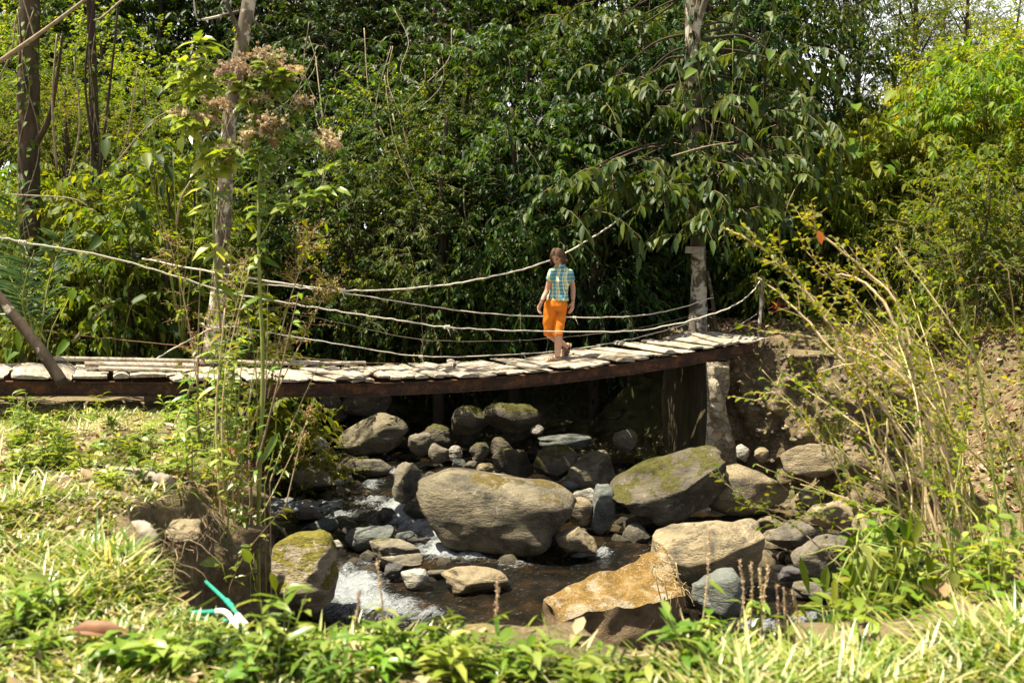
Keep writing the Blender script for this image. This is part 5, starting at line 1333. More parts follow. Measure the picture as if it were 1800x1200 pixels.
def merged(mb, name, mat, parent, voxel, smooth=3, post=None):
    """the builder's closed pieces fused into one continuous skin"""
    o = mb.build(name, mat, parent)
    md = o.modifiers.new('fuse', 'REMESH'); md.mode = 'VOXEL'; md.voxel_size = voxel; md.use_smooth_shade = True
    if smooth:
        s = o.modifiers.new('smooth', 'SMOOTH'); s.factor = .5; s.iterations = smooth
    dg = bpy.context.evaluated_depsgraph_get()
    me = bpy.data.meshes.new_from_object(o.evaluated_get(dg))
    o.modifiers.clear(); o.data = me; me.name = name
    for p in me.polygons: p.use_smooth = True
    if not me.materials: me.materials.append(mat)
    if post:
        n = len(me.vertices); v = np.zeros(n * 3, np.float32); me.vertices.foreach_get('co', v); v = v.reshape(-1, 3)
        v = post(v.astype(float) + np.array(parent.location)) - np.array(parent.location)
        me.vertices.foreach_set('co', v.astype(np.float32).ravel()); me.update()
    return o

YAW = R(-40)                                              # turned so that she faces down the bridge towards the near bank
lat = np.array([math.cos(YAW), math.sin(YAW), 0]); fwd = np.array([math.sin(YAW), -math.cos(YAW), 0])   # towards her left, and the way she faces
person = empty('person', PF, 'woman in plaid short sleeved shirt and orange cropped trousers walking across the bridge, looking down', 'person')
skin = plain('skin', (.50, .285, .185), .55, .10, 40, .1, .35)
N = NT('plaid_cotton')
geo_ = N.geo('Position')
dt = N.n('VectorMath', _operation='DOT_PRODUCT', i0=geo_, i1=tuple(lat)); dt2 = N.n('VectorMath', _operation='DOT_PRODUCT', i0=geo_, i1=tuple(fwd))
u = N.math('FRACT', N.math('MULTIPLY', dt.outputs['Value'], 1 / .092))
v = N.math('FRACT', N.math('MULTIPLY', N.sepz(geo_), 1 / .105))
T_, Y_, W_, B_ = (.06, .29, .30), (.74, .67, .11), (.78, .78, .76), (.04, .18, .34)
cu = N.ramp(u, [(0, T_), (.22, B_), (.34, W_), (.46, T_), (.54, Y_), (.74, W_), (.88, T_)], 'CONSTANT')
cv = N.ramp(v, [(0, T_), (.22, W_), (.40, B_), (.56, T_), (.66, Y_), (.86, T_)], 'CONSTANT')
c = N.mix(.36, cu, cv)
M['plaid'] = N.done(N.pbsdf(c, .85, N.bump(N.noise(N.coord(), 26, 3, .6), .25, .01), .2))
orange = plain('orange_cotton', (.66, .19, .013), .85, .08, 18, .25, .2)

# skeleton (enlarged-photograph points)
hipc = pq(388, 640, .12); chest = pq(432, 400, .10); neckb = pq(420, 285, .08)
shR, shL = pq(352, 342, .02), pq(512, 346, .20)           # her right is at the left in the picture
elR, wrR = pq(308, 498, .06), pq(258, 606, -.04)
elL, wrL = pq(536, 488, .22), pq(536, 606, .14)
hdc = pq(396, 205, .02)
hipR, hipL = pq(338, 650, .10), pq(436, 650, .20)
knL, anL = pq(404, 880, .0), pq(398, 1085, .02)          # planted leg
knR, anR = pq(326, 885, .14), pq(474, 988, .50)           # trailing leg, heel lifted
mb = MB()
# torso
loft(mb, [(pq(388, 680, .13), .120, .085, YAW), (hipc, .132, .088, YAW), (pq(396, 585, .12), .132, .09, YAW), (pq(406, 530, .11), .128, .095, YAW), (pq(420, 450, .10), .140, .105, YAW), (chest, .142, .108, YAW), (pq(434, 350, .10), .140, .092, YAW), (pq(432, 322, .10), .118, .075, YAW), (pq(428, 300, .09), .085, .06, YAW), (pq(424, 280, .08), .055, .055, YAW)], 24)
limb(mb, [pq(424, 300, .09), pq(415, 262, .06), pq(404, 235, .04)], [.060, .052, .052])
for s, e, w in ((shR, elR, wrR), (shL, elL, wrL)):
    limb(mb, [s, s * .5 + e * .5, e, e * .5 + w * .5, w], [.040, .041, .036, .034, .024])
limb(mb, [hipR, hipR * .5 + knR * .5, knR], [.066, .058, .050]); limb(mb, [knR, knR * .65 + anR * .35 + np.array([0, .015, 0]), anR], [.056, .056, .033])
limb(mb, [hipL, hipL * .5 + knL * .5, knL], [.066, .058, .050]); limb(mb, [knL, knL * .65 + anL * .35 + np.array([.012, .02, 0]), anL], [.056, .058, .034])
# feet: the planted one points down the bridge, the trailing one stands on its toes
dirF = nrm(np.array([-.86, -.5, 0]))
heelL = pq(412, 1112, .03); toeL = heelL + dirF * .215 + np.array([0, 0, -.012])
limb(mb, [anL, heelL + np.array([0, 0, .012])], [.034, .032]); limb(mb, [heelL + np.array([0, 0, .012]), heelL * .5 + toeL * .5 + np.array([0, 0, .028]), toeL + np.array([0, 0, .004])], [.032, .038, .024])
heelR = pq(496, 974, .54); toeR = pq(446, 1088, .42)
limb(mb, [anR, heelR + np.array([-.01, 0, -.01])], [.034, .032]); limb(mb, [heelR + np.array([-.01, 0, -.01]), heelR * .5 + toeR * .5 + np.array([-.03, -.02, 0]), toeR], [.032, .038, .026])
# head, bent forwards
tl_ = R(38)
def hp(x, y, z):
    """head space: x to her left, y forwards, z up; tipped down and turned with the body"""
    y2, z2 = y * math.cos(tl_) + z * math.sin(tl_), z * math.cos(tl_) - y * math.sin(tl_)
    yaw = YAW + R(14)
    l = np.array([math.cos(yaw), math.sin(yaw), 0]); f = np.array([math.sin(yaw), -math.cos(yaw), 0])
    return hdc + l * x + f * y2 + np.array([0, 0, 1.0]) * z2
v, f = ICO[4]
p = v * np.array([.074, .093, .112])
fr_ = v[:, 1] > 0; lowz = np.clip(-v[:, 2], 0, 1)
p[:, 0] *= 1 - .34 * lowz**1.4; p[:, 1] = np.where(fr_, p[:, 1] * (1 - .10 * lowz), p[:, 1] * (1 - .35 * lowz))
p[:, 1] -= .012 * np.exp(-((np.abs(v[:, 0]) - .38) / .18)**2 - ((v[:, 2] - .05) / .14)**2) * fr_
p[:, 1] += .008 * np.exp(-(v[:, 0] / .5)**2 - ((v[:, 2] - .26) / .10)**2) * fr_
mb.add(np.array([hp(*q) for q in p]), f)
limb(mb, [hp(0, .086, .018), hp(0, .102, -.018), hp(0, .106, -.028)], [.008, .012, .012], 8)
ball(mb, hp(0, .088, -.062), .013, 1.5, 1, .5); ball(mb, hp(0, .080, -.098), .02)
for s in (-1, 1): ball(mb, hp(s * .072, -.005, -.01), .02, .5, 1, 1.5)
# hands with five fingers
def hand(w, d, side, seed, flip=1):
    """w wrist, d pointing down the hand, side towards the thumb"""
    g = np.random.default_rng(seed)
    d = nrm(d); side = nrm(side - d * (side @ d)); pn = nrm(np.cross(d, side)) * flip
    pc = w + d * .045
    limb(mb, [w, w + d * .04, w + d * .078], [.022, .026, .028], 10)
    for k, (o, L) in enumerate(((.024, .070), (.008, .080), (-.008, .074), (-.023, .058))):
        b = w + d * .080 + side * o
        c1 = b + d * L * .5 + pn * .012 * (1 + k * .3); c2 = c1 + d * L * .35 + pn * .028; c3 = c2 + d * L * .1 + pn * .025
        limb(mb, [b, c1, c2, c3], [.0095, .009, .0082, .0072], 8)
    t0 = w + d * .025 + side * .022; t1 = t0 + side * .022 + d * .028 + pn * .01; t2 = t1 + d * .032 + side * .004 + pn * .012
    limb(mb, [t0, t1, t2], [.013, .0105, .008], 8)
hand(wrR, pq(222, 680, -.06) - wrR, np.array([-.5, -.8, .2]), 1, -1)
hand(wrL, pq(524, 690, .10) - wrL, np.array([-.8, -.4, 0]), 2)
merged(mb, 'body', skin, person, .0058, 2)
# shirt
def wrinkle(seed, fr, amp):
    a, b = Wob(seed, fr), Wob(seed + 1, fr * 2.3)
    def fn(v): return v + (a(v * np.array([1, 1, .6])) * amp + b(v) * amp * .5)[:, None] * nrm(v - np.array([PF[0] + .05, PF[1] + .1, 0]) * np.array([1, 1, 0]) - v * np.array([0, 0, 1]))
    return fn
mb = MB()
loft(mb, [(pq(406, 592, .12), .176, .128, YAW), (pq(402, 560, .115), .168, .122, YAW), (pq(408, 520, .11), .150, .115, YAW), (pq(420, 450, .10), .156, .120, YAW), (pq(430, 400, .10), .168, .132, YAW), (pq(434, 350, .10), .170, .116, YAW), (pq(434, 326, .10), .150, .10, YAW), (pq(431, 306, .09), .130, .086, YAW), (pq(428, 286, .085), .088, .072, YAW), (pq(427, 264, .08), .066, .064, YAW)], 30)
for s, e, fx in ((shR, elR, .45), (shL, elL, .48)):
    m_ = s * (1 - fx) + e * fx
    P = catmull([s, s * .5 + m_ * .5, m_], 5); tube(mb, P, [.050, .058, .066], 16); ball(mb, s, .050)
merged(mb, 'shirt', M['plaid'], person, .0075, 2, wrinkle(301, 18, .008))
mb = MB()      # collar and button placket
cc_ = pq(426, 266, .075)
for s in (1, -1):
    a0 = cc_ - fwd * .055 + lat * s * .02 + np.array([0, 0, .03]); a1 = cc_ + lat * s * .068 + np.array([0, 0, .015]); a2 = cc_ + fwd * .074 + lat * s * .02 + np.array([0, 0, -.02])
    up_ = catmull([a0, a1, a2], 6); lo = catmull([a0 + np.array([0, 0, -.03]), a1 + lat * s * .016 + np.array([0, 0, -.04]), a2 + lat * s * .04 + fwd * .014 + np.array([0, 0, -.055])], 6)
    n = len(up_); mb.add(np.vstack([up_, lo]), None, [(i, i + 1, n + i + 1, n + i) for i in range(n - 1)])
mb.build('collar', M['plaid'], person)
mb = MB()
for zy in (330, 375, 420, 465, 510, 555):
    c0 = np.array(pq(430, zy, .10)); c0 = c0 + fwd * (.128 if zy > 340 else .115) + lat * 0
    ball(mb, c0, .006, sub=2)
mb.build('button', plain('button', (.75, .73, .66)), person)
# trousers
mb = MB()
loft(mb, [(pq(388, 675, .13), .160, .122, YAW), (hipc, .176, .130, YAW), (pq(394, 600, .12), .164, .122, YAW), (pq(398, 580, .12), .158, .116, YAW)], 26, pw=2.3)
for h, k_, e in ((hipR, knR, pq(326, 898, .15)), (hipL, knL, pq(400, 898, .0))):
    P = catmull([h + np.array([0, 0, .03]), h * .55 + k_ * .45, e], 7); tube(mb, P, [.092, .088, .080, .070, .070], 20); ball(mb, P[0], .09)
merged(mb, 'trousers', orange, person, .008, 2, wrinkle(311, 19, .0095))
mb = MB()
for e in (pq(326, 893, .15), pq(400, 893, .0)):
    a = np.linspace(0, 6.2832, 24)
    for dz in (0, .022): tube(mb, e + np.stack([np.cos(a) * .071, np.sin(a) * .071, np.full(24, dz)], -1), .007, 6, cap=False)
mb.build('cuff', orange, person)
# hair: a brown bob parted in the middle
N = NT('brown_hair'); c = N.ramp(N.geo('Random Per Island'), [(0, (.045, .022, .012)), (.5, (.10, .052, .026)), (1, (.20, .115, .055))])
M['hair'] = N.done(N.pbsdf(c, .45, None, .45))
g = np.random.default_rng(21); mb = MB(); paths = []
v, f = ICO[4]
cap_ = v * np.array([.080, .098, .117]); k = (cap_[:, 1] < .035) & (cap_[:, 2] > -.05) | (cap_[:, 2] > .072)
keep = k[f].all(1); idx = np.unique(f[keep]); re_ = -np.ones(len(v), int); re_[idx] = np.arange(len(idx))
mb.add(np.array([hp(*q) for q in cap_[idx]]), re_[f[keep]])
for _ in range(560):
    s = 1 if g.random() < .5 else -1
    y0 = g.uniform(-.085, .070); zt = .121 * math.sqrt(max(1 - (y0 / .102)**2, .05))
    a = [hp(s * .006, y0, zt), hp(s * .055, y0 * 1.02, zt * .78), hp(s * .084, y0 * .8 - .01, .01), hp(s * (.090 + g.uniform(0, .014)), y0 * .6 - .012, -.06), hp(s * (.080 + g.uniform(-.01, .035)), y0 * .6 - .004 + g.normal() * .01, -.088 + g.uniform(-.02, .015))]
    if y0 < -.03: a[2:] = [hp(s * g.uniform(.01, .08), -.10, .0), hp(s * g.uniform(.01, .08), -.10, -.06), hp(s * g.uniform(.0, .085), -.092, -.09 + g.uniform(-.02, .015))]
    paths.append(catmull(np.array(a) + g.normal(size=(5, 3)) * np.array([.3, .5, .8, 1.2, 1.8])[:, None] * .006, 4))
tubes(mb, paths, g.uniform(.003, .006, len(paths)), 4)
mb.build('hair', M['hair'], person)
dk = plain('eye', (.05, .03, .025), .4)
for s in (-1, 1):
    mb = MB(); ball(mb, hp(s * .031, .079, .006), .012, 1.3, .6, .35, 2); tube(mb, catmull([hp(s * .016, .088, .024), hp(s * .034, .086, .029), hp(s * .050, .074, .024)], 4), .0035, 5)
    mb.build('eye', dk, person)
mb = MB(); ball(mb, hp(0, .093, -.061), .010, 2.0, .7, .6, 2); mb.build('lips', plain('lips', (.42, .16, .13), .5), person)
# sandals, bracelets
sole = plain('sandal', (.12, .085, .06), .8, .3, 40)
for hl, te, an, nm in ((heelL, toeL, anL, 0), (heelR, toeR, anR, 1)):
    mb = MB(); d = nrm(te - hl); upx = np.array([0, 0, 1.0]) if nm == 0 else nrm(np.cross(np.cross(d, [0, 0, 1.0]), d)) * 1
    if nm: upx = nrm(upx)
    sdv = nrm(np.cross(d, upx)); L = np.linalg.norm(te - hl)
    off = -.030
    prof = np.linspace(-.04, L + .035, 12); w = np.interp(prof, [-.04, -.02, .06, .16, L + .02, L + .035], [.018, .036, .036, .046, .032, .015])
    rows = np.stack([hl + d * p_ + upx * off + sdv * ww for p_, ww in zip(prof, w)] + [hl + d * p_ + upx * off - sdv * ww for p_, ww in zip(prof[::-1], w[::-1])])
    n = len(rows); v2 = np.vstack([rows, rows - upx * .018, [rows.mean(0)], [rows.mean(0) - upx * .018]])
    j = np.arange(n); j2 = (j + 1) % n
    mb.add(v2, np.vstack([np.stack([np.full(n, 2 * n), j, j2], -1), np.stack([np.full(n, 2 * n + 1), n + j2, n + j], -1)]), np.stack([j, n + j, n + j2, j2], -1), 0, False)
    for p_, rr in ((.120, .050), (.155, .050), (.185, .048)):
        a = np.linspace(-.2, math.pi + .2, 12); c0 = hl + d * p_ + upx * -.018
        tube(mb, c0 + sdv * (np.cos(a) * rr)[:, None] + upx * (np.sin(a) * (.078 - (p_ - .135) * .5))[:, None], .012, 6)
    a = np.linspace(0, 6.283, 16); tube(mb, an + np.stack([np.cos(a) * .039, np.sin(a) * .039, np.full(16, -.005)], -1), .007, 6, cap=False)
    tube(mb, [hl + sdv * .036 + upx * -.02, an + sdv * .036, hl + d * .13 + upx * .03], .006, 5)
    mb.build('sandal', sole, person)
for w_, e_, o_ in ((wrL, elL, .02), (wrR, elR, .015)):
    mb = MB(); d = nrm(e_ - w_); u_ = nrm(np.cross(d, [0, 1, 0])); w2 = np.cross(d, u_); a = np.linspace(0, 6.283, 16)
    tube(mb, w_ + d * o_ + (np.cos(a)[:, None] * u_ + np.sin(a)[:, None] * w2) * .028, .0045, 6, cap=False)
    mb.build('bracelet', plain('bracelet', (.08, .05, .045)), person)

# ------------------------------------------------------------------ near bank: grass, litter, weeds
nearc = lambda x, y: in_poly(x, y, NEARP)
def grass(name, n, xr, yr, seed, L0, L1, w, lean, cond, power=1.0, mat='grass'):
    g = np.random.default_rng(seed)
    x = g.uniform(*xr, n); y = yr[0] + (yr[1] - yr[0]) * g.uniform(0, 1, n)**power
    k = cond(x, y); x, y = x[k], y[k]; z = height(x, y)
    n = len(x); a = g.uniform(0, 6.28, n)
    tall = np.clip(.75 + .45 * W2(np.stack([x, y], -1) * 1.3), .35, 1.5)
    d = np.stack([np.cos(a) * lean, np.sin(a) * lean, g.uniform(.25, 1.2, n)], -1)
    L = g.uniform(L0, L1, n) * tall
    mb = MB(); leaves(mb, np.stack([x, y, z - .01], -1), d, np.stack([-np.cos(a), -np.sin(a), np.full(n, .8)], -1), L, w * g.uniform(.6, 1.3, n), g.uniform(.05, .55, n), .12, 1)
    return tag(mb.build(name, M[mat]), kind='stuff')
inview = lambda x, y: np.abs(x) < y * .56 + .3
grass('grass', 72000, (-3.0, 3.4), (2.5, 5.4), 51, .09, .24, .013, .9, lambda x, y: nearc(x, y) & inview(x, y) & (seg_dist(x, y, NEAR) > .02) & ((W1(np.stack([x, y], -1) * 1.2) > -.9)), 1.2)
grass('grass', 24000, (-6.8, -1.6), (4.6, 11.2), 55, .07, .20, .013, .9, lambda x, y: nearc(x, y) & inview(x, y) & (W2(np.stack([x, y], -1) * .8) > -.5), 1.0)
grass('grass', 24000, (-6.8, -1.6), (4.6, 11.2), 52, .06, .17, .012, .9, lambda x, y: nearc(x, y) & inview(x, y) & (W1(np.stack([x, y], -1) * 1.1) > np.where((y > 5.6) & (y < 8.2), 0.1, -.6)), 1.0, 'drygrass')
grass('grass', 3500, (1.5, 9), (4.0, 8.5), 53, .08, .25, .014, .8, lambda x, y: (seg_dist(x, y, NEAR) < 1.6) & inview(x, y), 1.0)
grass('grass', 9000, (-3.6, -1.2), (3.9, 9.8), 54, .10, .30, .008, 1.6, lambda x, y: seg_dist(x, y, NEAR) < .30, 1.0, 'grass')
# dry straw and dead leaves lying about
def litter(name, n, xr, yr, seed, L, cond, mat='litter', wr=.5, dz=.012, power=1.0):
    g = np.random.default_rng(seed)
    x = g.uniform(*xr, n); y = yr[0] + (yr[1] - yr[0]) * g.uniform(0, 1, n)**power; k = cond(x, y); x, y = x[k], y[k]; n = len(x)
    a = g.uniform(0, 6.28, n); d = np.stack([np.cos(a), np.sin(a), g.normal(size=n) * .35], -1)
    LL = L * g.uniform(.5, 1.4, n)
    mb = MB(); leaves(mb, np.stack([x, y, height(x, y) + dz + g.uniform(0, .03, n)], -1), d, np.array([0, 0, 1.0]) + g.normal(size=(n, 3)) * .45, LL, LL * wr * g.uniform(.5, 1.2, n), g.uniform(-.3, .3, n), .22, 1)
    return tag(mb.build(name, M[mat]), kind='stuff')
litter('leaf_litter', 2600, (-6, 3), (2.8, 9.5), 61, .09, lambda x, y: nearc(x, y) & inview(x, y), power=1.3)
litter('leaf_litter', 5200, (-5.5, -1.7), (5.2, 8.2), 62, .08, lambda x, y: nearc(x, y) & inview(x, y) & (W1(np.stack([x, y], -1) * 1.1) < .4))
litter('straw_litter', 9000, (-6, 3), (2.7, 9.5), 63, .13, lambda x, y: nearc(x, y) & inview(x, y), 'grass', .07, .02, 1.3)
litter('leaf_litter', 15000, (3.6, 13), (9.5, 18), 64, .10, lambda x, y: fr(x, y) & ((x > 4.9) | (y > 15.8)))
litter('straw_litter', 6000, (4.2, 12), (10.0, 17.5), 67, .22, lambda x, y: fr(x, y) & (x > 4.6), 'drygrass', .06, .03)
ground_cover('undergrowth', 420, (4.6, 11), (11, 16.5), .08, 'yellow', lambda x, y: fr(x, y) & (seg_dist(x, y, FAR) > .9) & (W2(np.stack([x, y], -1)) > -.2), 49, 7, .3)
litter('leaf_litter', 3200, (-3, 4), (16, 21), 65, .09, lambda x, y: y > 15.8)
litter('leaf_litter', 1200, (1.0, 9), (4.2, 8.5), 66, .10, lambda x, y: (seg_dist(x, y, NEAR) < 1.8))

# leafy weeds, each a plant
def weed(px, py, n, L, W, hgt, label, seed, mat='weed', group=None, up=.8, name='leafy_weed', z=None, spread=.10, droop=.4):
    g = np.random.default_rng(seed)
    p = onz(px, py, 2.0)
    p = np.array([p[0], p[1], gz(p[0], p[1])]) if z is None else z
    e = empty(name, p, label, 'weed', group)
    st = max(n // 7, 1); mbs, mbl = MB(), MB()
    for s in range(st):
        a = g.uniform(0, 6.28); tip = p + np.array([math.cos(a) * spread * g.uniform(.2, 1.6), math.sin(a) * spread * g.uniform(.2, 1.6), hgt * g.uniform(.6, 1.1)])
        P = catmull([p + np.array([math.cos(a), math.sin(a), 0]) * spread * .3, (p + tip) / 2 + g.normal(size=3) * .015, tip], 6)
        tube(mbs, P, [.005, .0025], 5)
        m = 8; q = P[np.linspace(3, len(P) - 1, m).astype(int)]
        aa = np.arange(m) * 2.4 + g.uniform(0, 6); d = np.stack([np.cos(aa), np.sin(aa), up * g.uniform(.3, 1.1, m)], -1)
        leaves(mbl, q, d, np.array([0, 0, 1.0]) + g.normal(size=(m, 3)) * .25, L * g.uniform(.6, 1.15, m), W * g.uniform(.8, 1.1, m), droop * g.uniform(.6, 1.4, m), .14, 1)
    mbs.build('stem', M['greenstem'], e); mbl.build('foliage', M[mat], e)
    return e
WEEDS = [(150, 838, 63, .14, .035, .16, 'leafy green weed clump on the dry litter of the left bank'), (215, 800, 42, .13, .032, .16, 'leafy green weed behind the clump on the dry litter'), (60, 770, 42, .12, .03, .25, 'leafy weed at the left below the bridge beam'), (30, 720, 49, .16, .035, .35, 'taller leafy weed at the left end of the bridge beam'),
         (200, 912, 28, .13, .03, .10, 'green weed beside the grey root on the left bank'), (350, 745, 42, .15, .035, .30, 'narrow leaved weed below the beam left of the tall stems'), (300, 720, 35, .15, .035, .32, 'leafy weed against the rusty beam'), (400, 810, 42, .16, .045, .40, 'broad leaved weed at the foot of the tall stems'),
         (60, 1120, 56, .14, .035, .18, 'large leafy weed in the grass at the lower left corner'), (300, 1190, 42, .13, .034, .14, 'leafy weed in the grass below the green pipes, nearest the brown dead leaf'), (240, 1185, 35, .15, .05, .10, 'broad leaved weed with pale leaves at the bottom edge, below the green pipes'), (480, 1180, 49, .16, .035, .30, 'tall leafy weed rising from the grass right of the green pipes'),
         (560, 1190, 35, .14, .035, .18, 'leafy weed at the bottom edge right of the tall leafy weed'), (700, 1170, 49, .14, .034, .20, 'leafy weed in the grass below the white water'), (800, 1190, 42, .15, .036, .18, 'leafy weed in the grass below the tan boulder'), (930, 1175, 42, .13, .034, .12, 'leafy weed in the grass at the left of the concrete block'),
         (1010, 1215, 42, .14, .035, .10, 'leafy weed in the grass directly below the concrete block'), (1120, 1210, 42, .14, .034, .11, 'leafy weed in the grass below the right end of the concrete block'), (1230, 1190, 42, .15, .04, .22, 'leafy weed in the grass below the greenish boulder'), (650, 1195, 35, .12, .03, .14, 'small leafy weed at the bottom edge below the foaming chute')]
g = np.random.default_rng(98)
for i in range(24):
    px = g.uniform(10, 1380); py = g.uniform(1125, 1230); q = onz(px, py, 2.0)
    if 80 < px < 270: px += 210
    if 940 < px < 1240: py = max(py, 1190)
    weed(px, py, int(g.integers(4, 8)) * 7, g.uniform(.09, .16), g.uniform(.016, .028), g.uniform(.06, .15), 'small leafy weed growing in the near grass along the bottom of the view', 1000 + i, ['weed', 'weed', 'mid'][i % 3], 'small weeds in the near grass')
for i in range(64):
    px = g.uniform(5, 440); py = g.uniform(705, 900)
    weed(px, py, int(g.integers(3, 7)) * 7, g.uniform(.09, .15), g.uniform(.022, .036), g.uniform(.10, .30), 'small leafy weed on the left bank below the bridge beam', 1060 + i, ['weed', 'bright', 'weed', 'mid'][i % 4], 'small weeds on the left bank')
for i, (px, py, n, L, W, h_, lab) in enumerate(WEEDS): weed(px, py, n, L, W, h_, lab, 400 + i)

# tall stems in front of the bridge
def tall_weed(pts, r, leafspec, label, heads=(), seed=1, mat='weed', stemmat='greenstem', name='tall_weed', cat='weed', sides=(), ldroop=.35, leafn=None):
    """pts: (px, py, distance); leafspec: (how many, length, width, from, to); heads: (px, py, distance, radius)"""
    g = np.random.default_rng(seed)
    P = catmull([at(*p) for p in pts], 8)
    if P[0, 2] < 4: P[0, 2] = min(P[0, 2], max(gz(P[0, 0], P[0, 1]), -.1))
    e = empty(name, P[0], label, cat)
    mb = MB(); tube(mb, P, [r, r * .8, r * .35], 7, rough=.05, rng=g)
    SP = [P]
    for sp in sides:
        Q = catmull([at(*p) for p in sp], 6); tube(mb, Q, [r * .45, r * .2], 5); SP.append(Q)
    fl = MB()
    if leafspec:
        n, L, W, f0, f1 = leafspec
        for Q in SP:
            m = n if Q is P else max(n // 3, 4)
            i = g.uniform(f0, f1, m) if Q is P else g.uniform(.2, 1, m)
            q = np.stack([np.interp(i * (len(Q) - 1), np.arange(len(Q)), Q[:, c]) for c in range(3)], -1)
            a = np.cumsum(g.uniform(1.5, 3.2, m)); d = np.stack([np.cos(a), np.sin(a) - .25, g.uniform(-.2, .6, m)], -1)
            leaves(fl, q, d, np.array([0, -.3, 1.0]) + g.normal(size=(m, 3)) * .3, L * g.uniform(.5, 1.15, m), W * g.uniform(.7, 1.1, m), ldroop * g.uniform(.4, 1.6, m), .15, 1)
        fl.build('foliage', M[mat], e)
    mb.build('stem', M[stemmat], e)
    v0, f0_ = ICO[2]
    for hx, hy, hY, hr in [(*q[:3], q[3] * .8) for q in heads]:
        c0 = at(hx, hy, hY); hm = MB(); root = c0 + np.array([g.normal() * hr * .3, 0, -hr * 1.6])
        for _ in range(int(34 * (hr / .12))):
            o = g.normal(size=3) * np.array([hr * .62, hr * .55, hr * .20]); q = c0 + o + np.array([0, 0, -abs(o[0]) * .15])
            tubes(hm, np.stack([np.linspace(root, q, 3)]), np.array([.0013]), 3, 1)
            for _ in range(3):
                b = q + g.normal(size=3) * .014; s_ = g.uniform(.007, .015)
                m = 7; dd = nrm(g.normal(size=(m, 3)) + np.array([0, 0, .4])); leaves(hm, np.repeat(b[None], m, 0), dd, g.normal(size=(m, 3)), s_ * 1.7, s_ * 1.1, 0, .1, 0, 0)
        hm.build('flower_head', [M['flower'], M['dry']], e)
    return e
tall_weed([(452, 1010, 6.9), (456, 850, 6.9), (462, 650, 6.9), (456, 480, 6.9), (455, 340, 6.95), (462, 240, 7.0), (470, 190, 7.0)], .016, (110, .15, .06, .45, 1.0), 'tall green stemmed weed with tan flower heads, standing before the near half of the bridge', seed=71,
          heads=[(470, 95, 7.0, .14), (505, 122, 7.0, .12), (412, 118, 6.9, .15), (455, 168, 7.0, .10), (470, 212, 6.9, .15), (530, 178, 7.0, .08), (440, 232, 6.9, .10), (568, 236, 7.0, .10), (580, 252, 6.9, .07)],
          sides=[[(457, 420, 6.9), (500, 350, 6.9), (560, 300, 6.9), (600, 290, 6.8)], [(456, 330, 6.95), (520, 270, 7.0), (566, 240, 7.0)], [(460, 250, 7.0), (440, 190, 6.95), (412, 128, 6.9)], [(468, 200, 7.0), (472, 140, 7.0), (470, 105, 7.0)], [(470, 190, 7.0), (500, 150, 7.0), (506, 130, 7.0)], [(458, 380, 6.9), (540, 350, 6.8), (590, 330, 6.8)], [(456, 300, 6.95), (500, 225, 7), (532, 185, 7)]])
tall_weed([(395, 870, 7.6), (392, 650, 7.6), (380, 480, 7.5), (372, 340, 7.5), (362, 200, 7.5), (350, 120, 7.5)], .012, (70, .19, .085, .35, 1.0), 'tall weed with large yellow green leaves and tan flower heads left of the main stem', seed=72,
          heads=[(382, 178, 7.4, .09), (362, 205, 7.4, .10), (318, 198, 7.4, .08), (402, 262, 7.4, .10), (330, 225, 7.5, .07), (398, 185, 7.4, .06)], sides=[[(370, 300, 7.5), (340, 240, 7.4), (318, 200, 7.4)], [(372, 330, 7.5), (395, 280, 7.4), (402, 266, 7.4)], [(362, 190, 7.5), (330, 150, 7.5), (325, 110, 7.5)], [(360, 180, 7.5), (365, 110, 7.5), (352, 60, 7.5)]], ldroop=.5)
for i, (x0, y0, x1, y1, Y, r_, n, L, lab, mt) in enumerate([
    (358, 900, 352, 470, 7.4, .010, 18, .10, 'brown dry stem standing left of the tall green stem', 'twig'), (388, 900, 420, 560, 7.3, .011, 26, .12, 'slanting brown stem with a few green leaves by the tall green stem', 'twig'),
    (380, 860, 370, 600, 7.0, .008, 40, .13, 'narrow leaved weed thicket at the edge of the bank', 'greenstem'), (340, 830, 335, 650, 7.4, .007, 40, .12, 'leafy stem at the left of the weed thicket', 'greenstem'), (420, 880, 410, 610, 6.9, .007, 36, .12, 'leafy stem between the brown stems and the green stem', 'greenstem'),
    (400, 960, 380, 780, 6.2, .006, 34, .10, 'leafy trailing weed over the undercut bank', 'greenstem'), (440, 1000, 425, 760, 6.4, .006, 30, .11, 'weed with yellowish leaves beside the golden moss boulder', 'greenstem'), (470, 860, 560, 640, 7.4, .006, 60, .045, 'slanting weed with small yellow leaves right of the tall green stem', 'paletwig'),
    (440, 940, 540, 740, 7.2, .005, 16, .08, 'thin arching twig in front of the upstream rapid', 'paletwig'), (400, 1040, 500, 890, 6.0, .005, 22, .09, 'thin leafy twig hanging before the golden moss boulder', 'twig')]):
    tall_weed([(x0, y0, Y), (x0 * .6 + x1 * .4 + (i % 3 - 1) * 8, y0 * .55 + y1 * .45, Y), (x1, y1, Y)], r_, (n, L, L * .3, .15, 1.0), lab, seed=80 + i, stemmat=mt, name='weed')
g = np.random.default_rng(97)
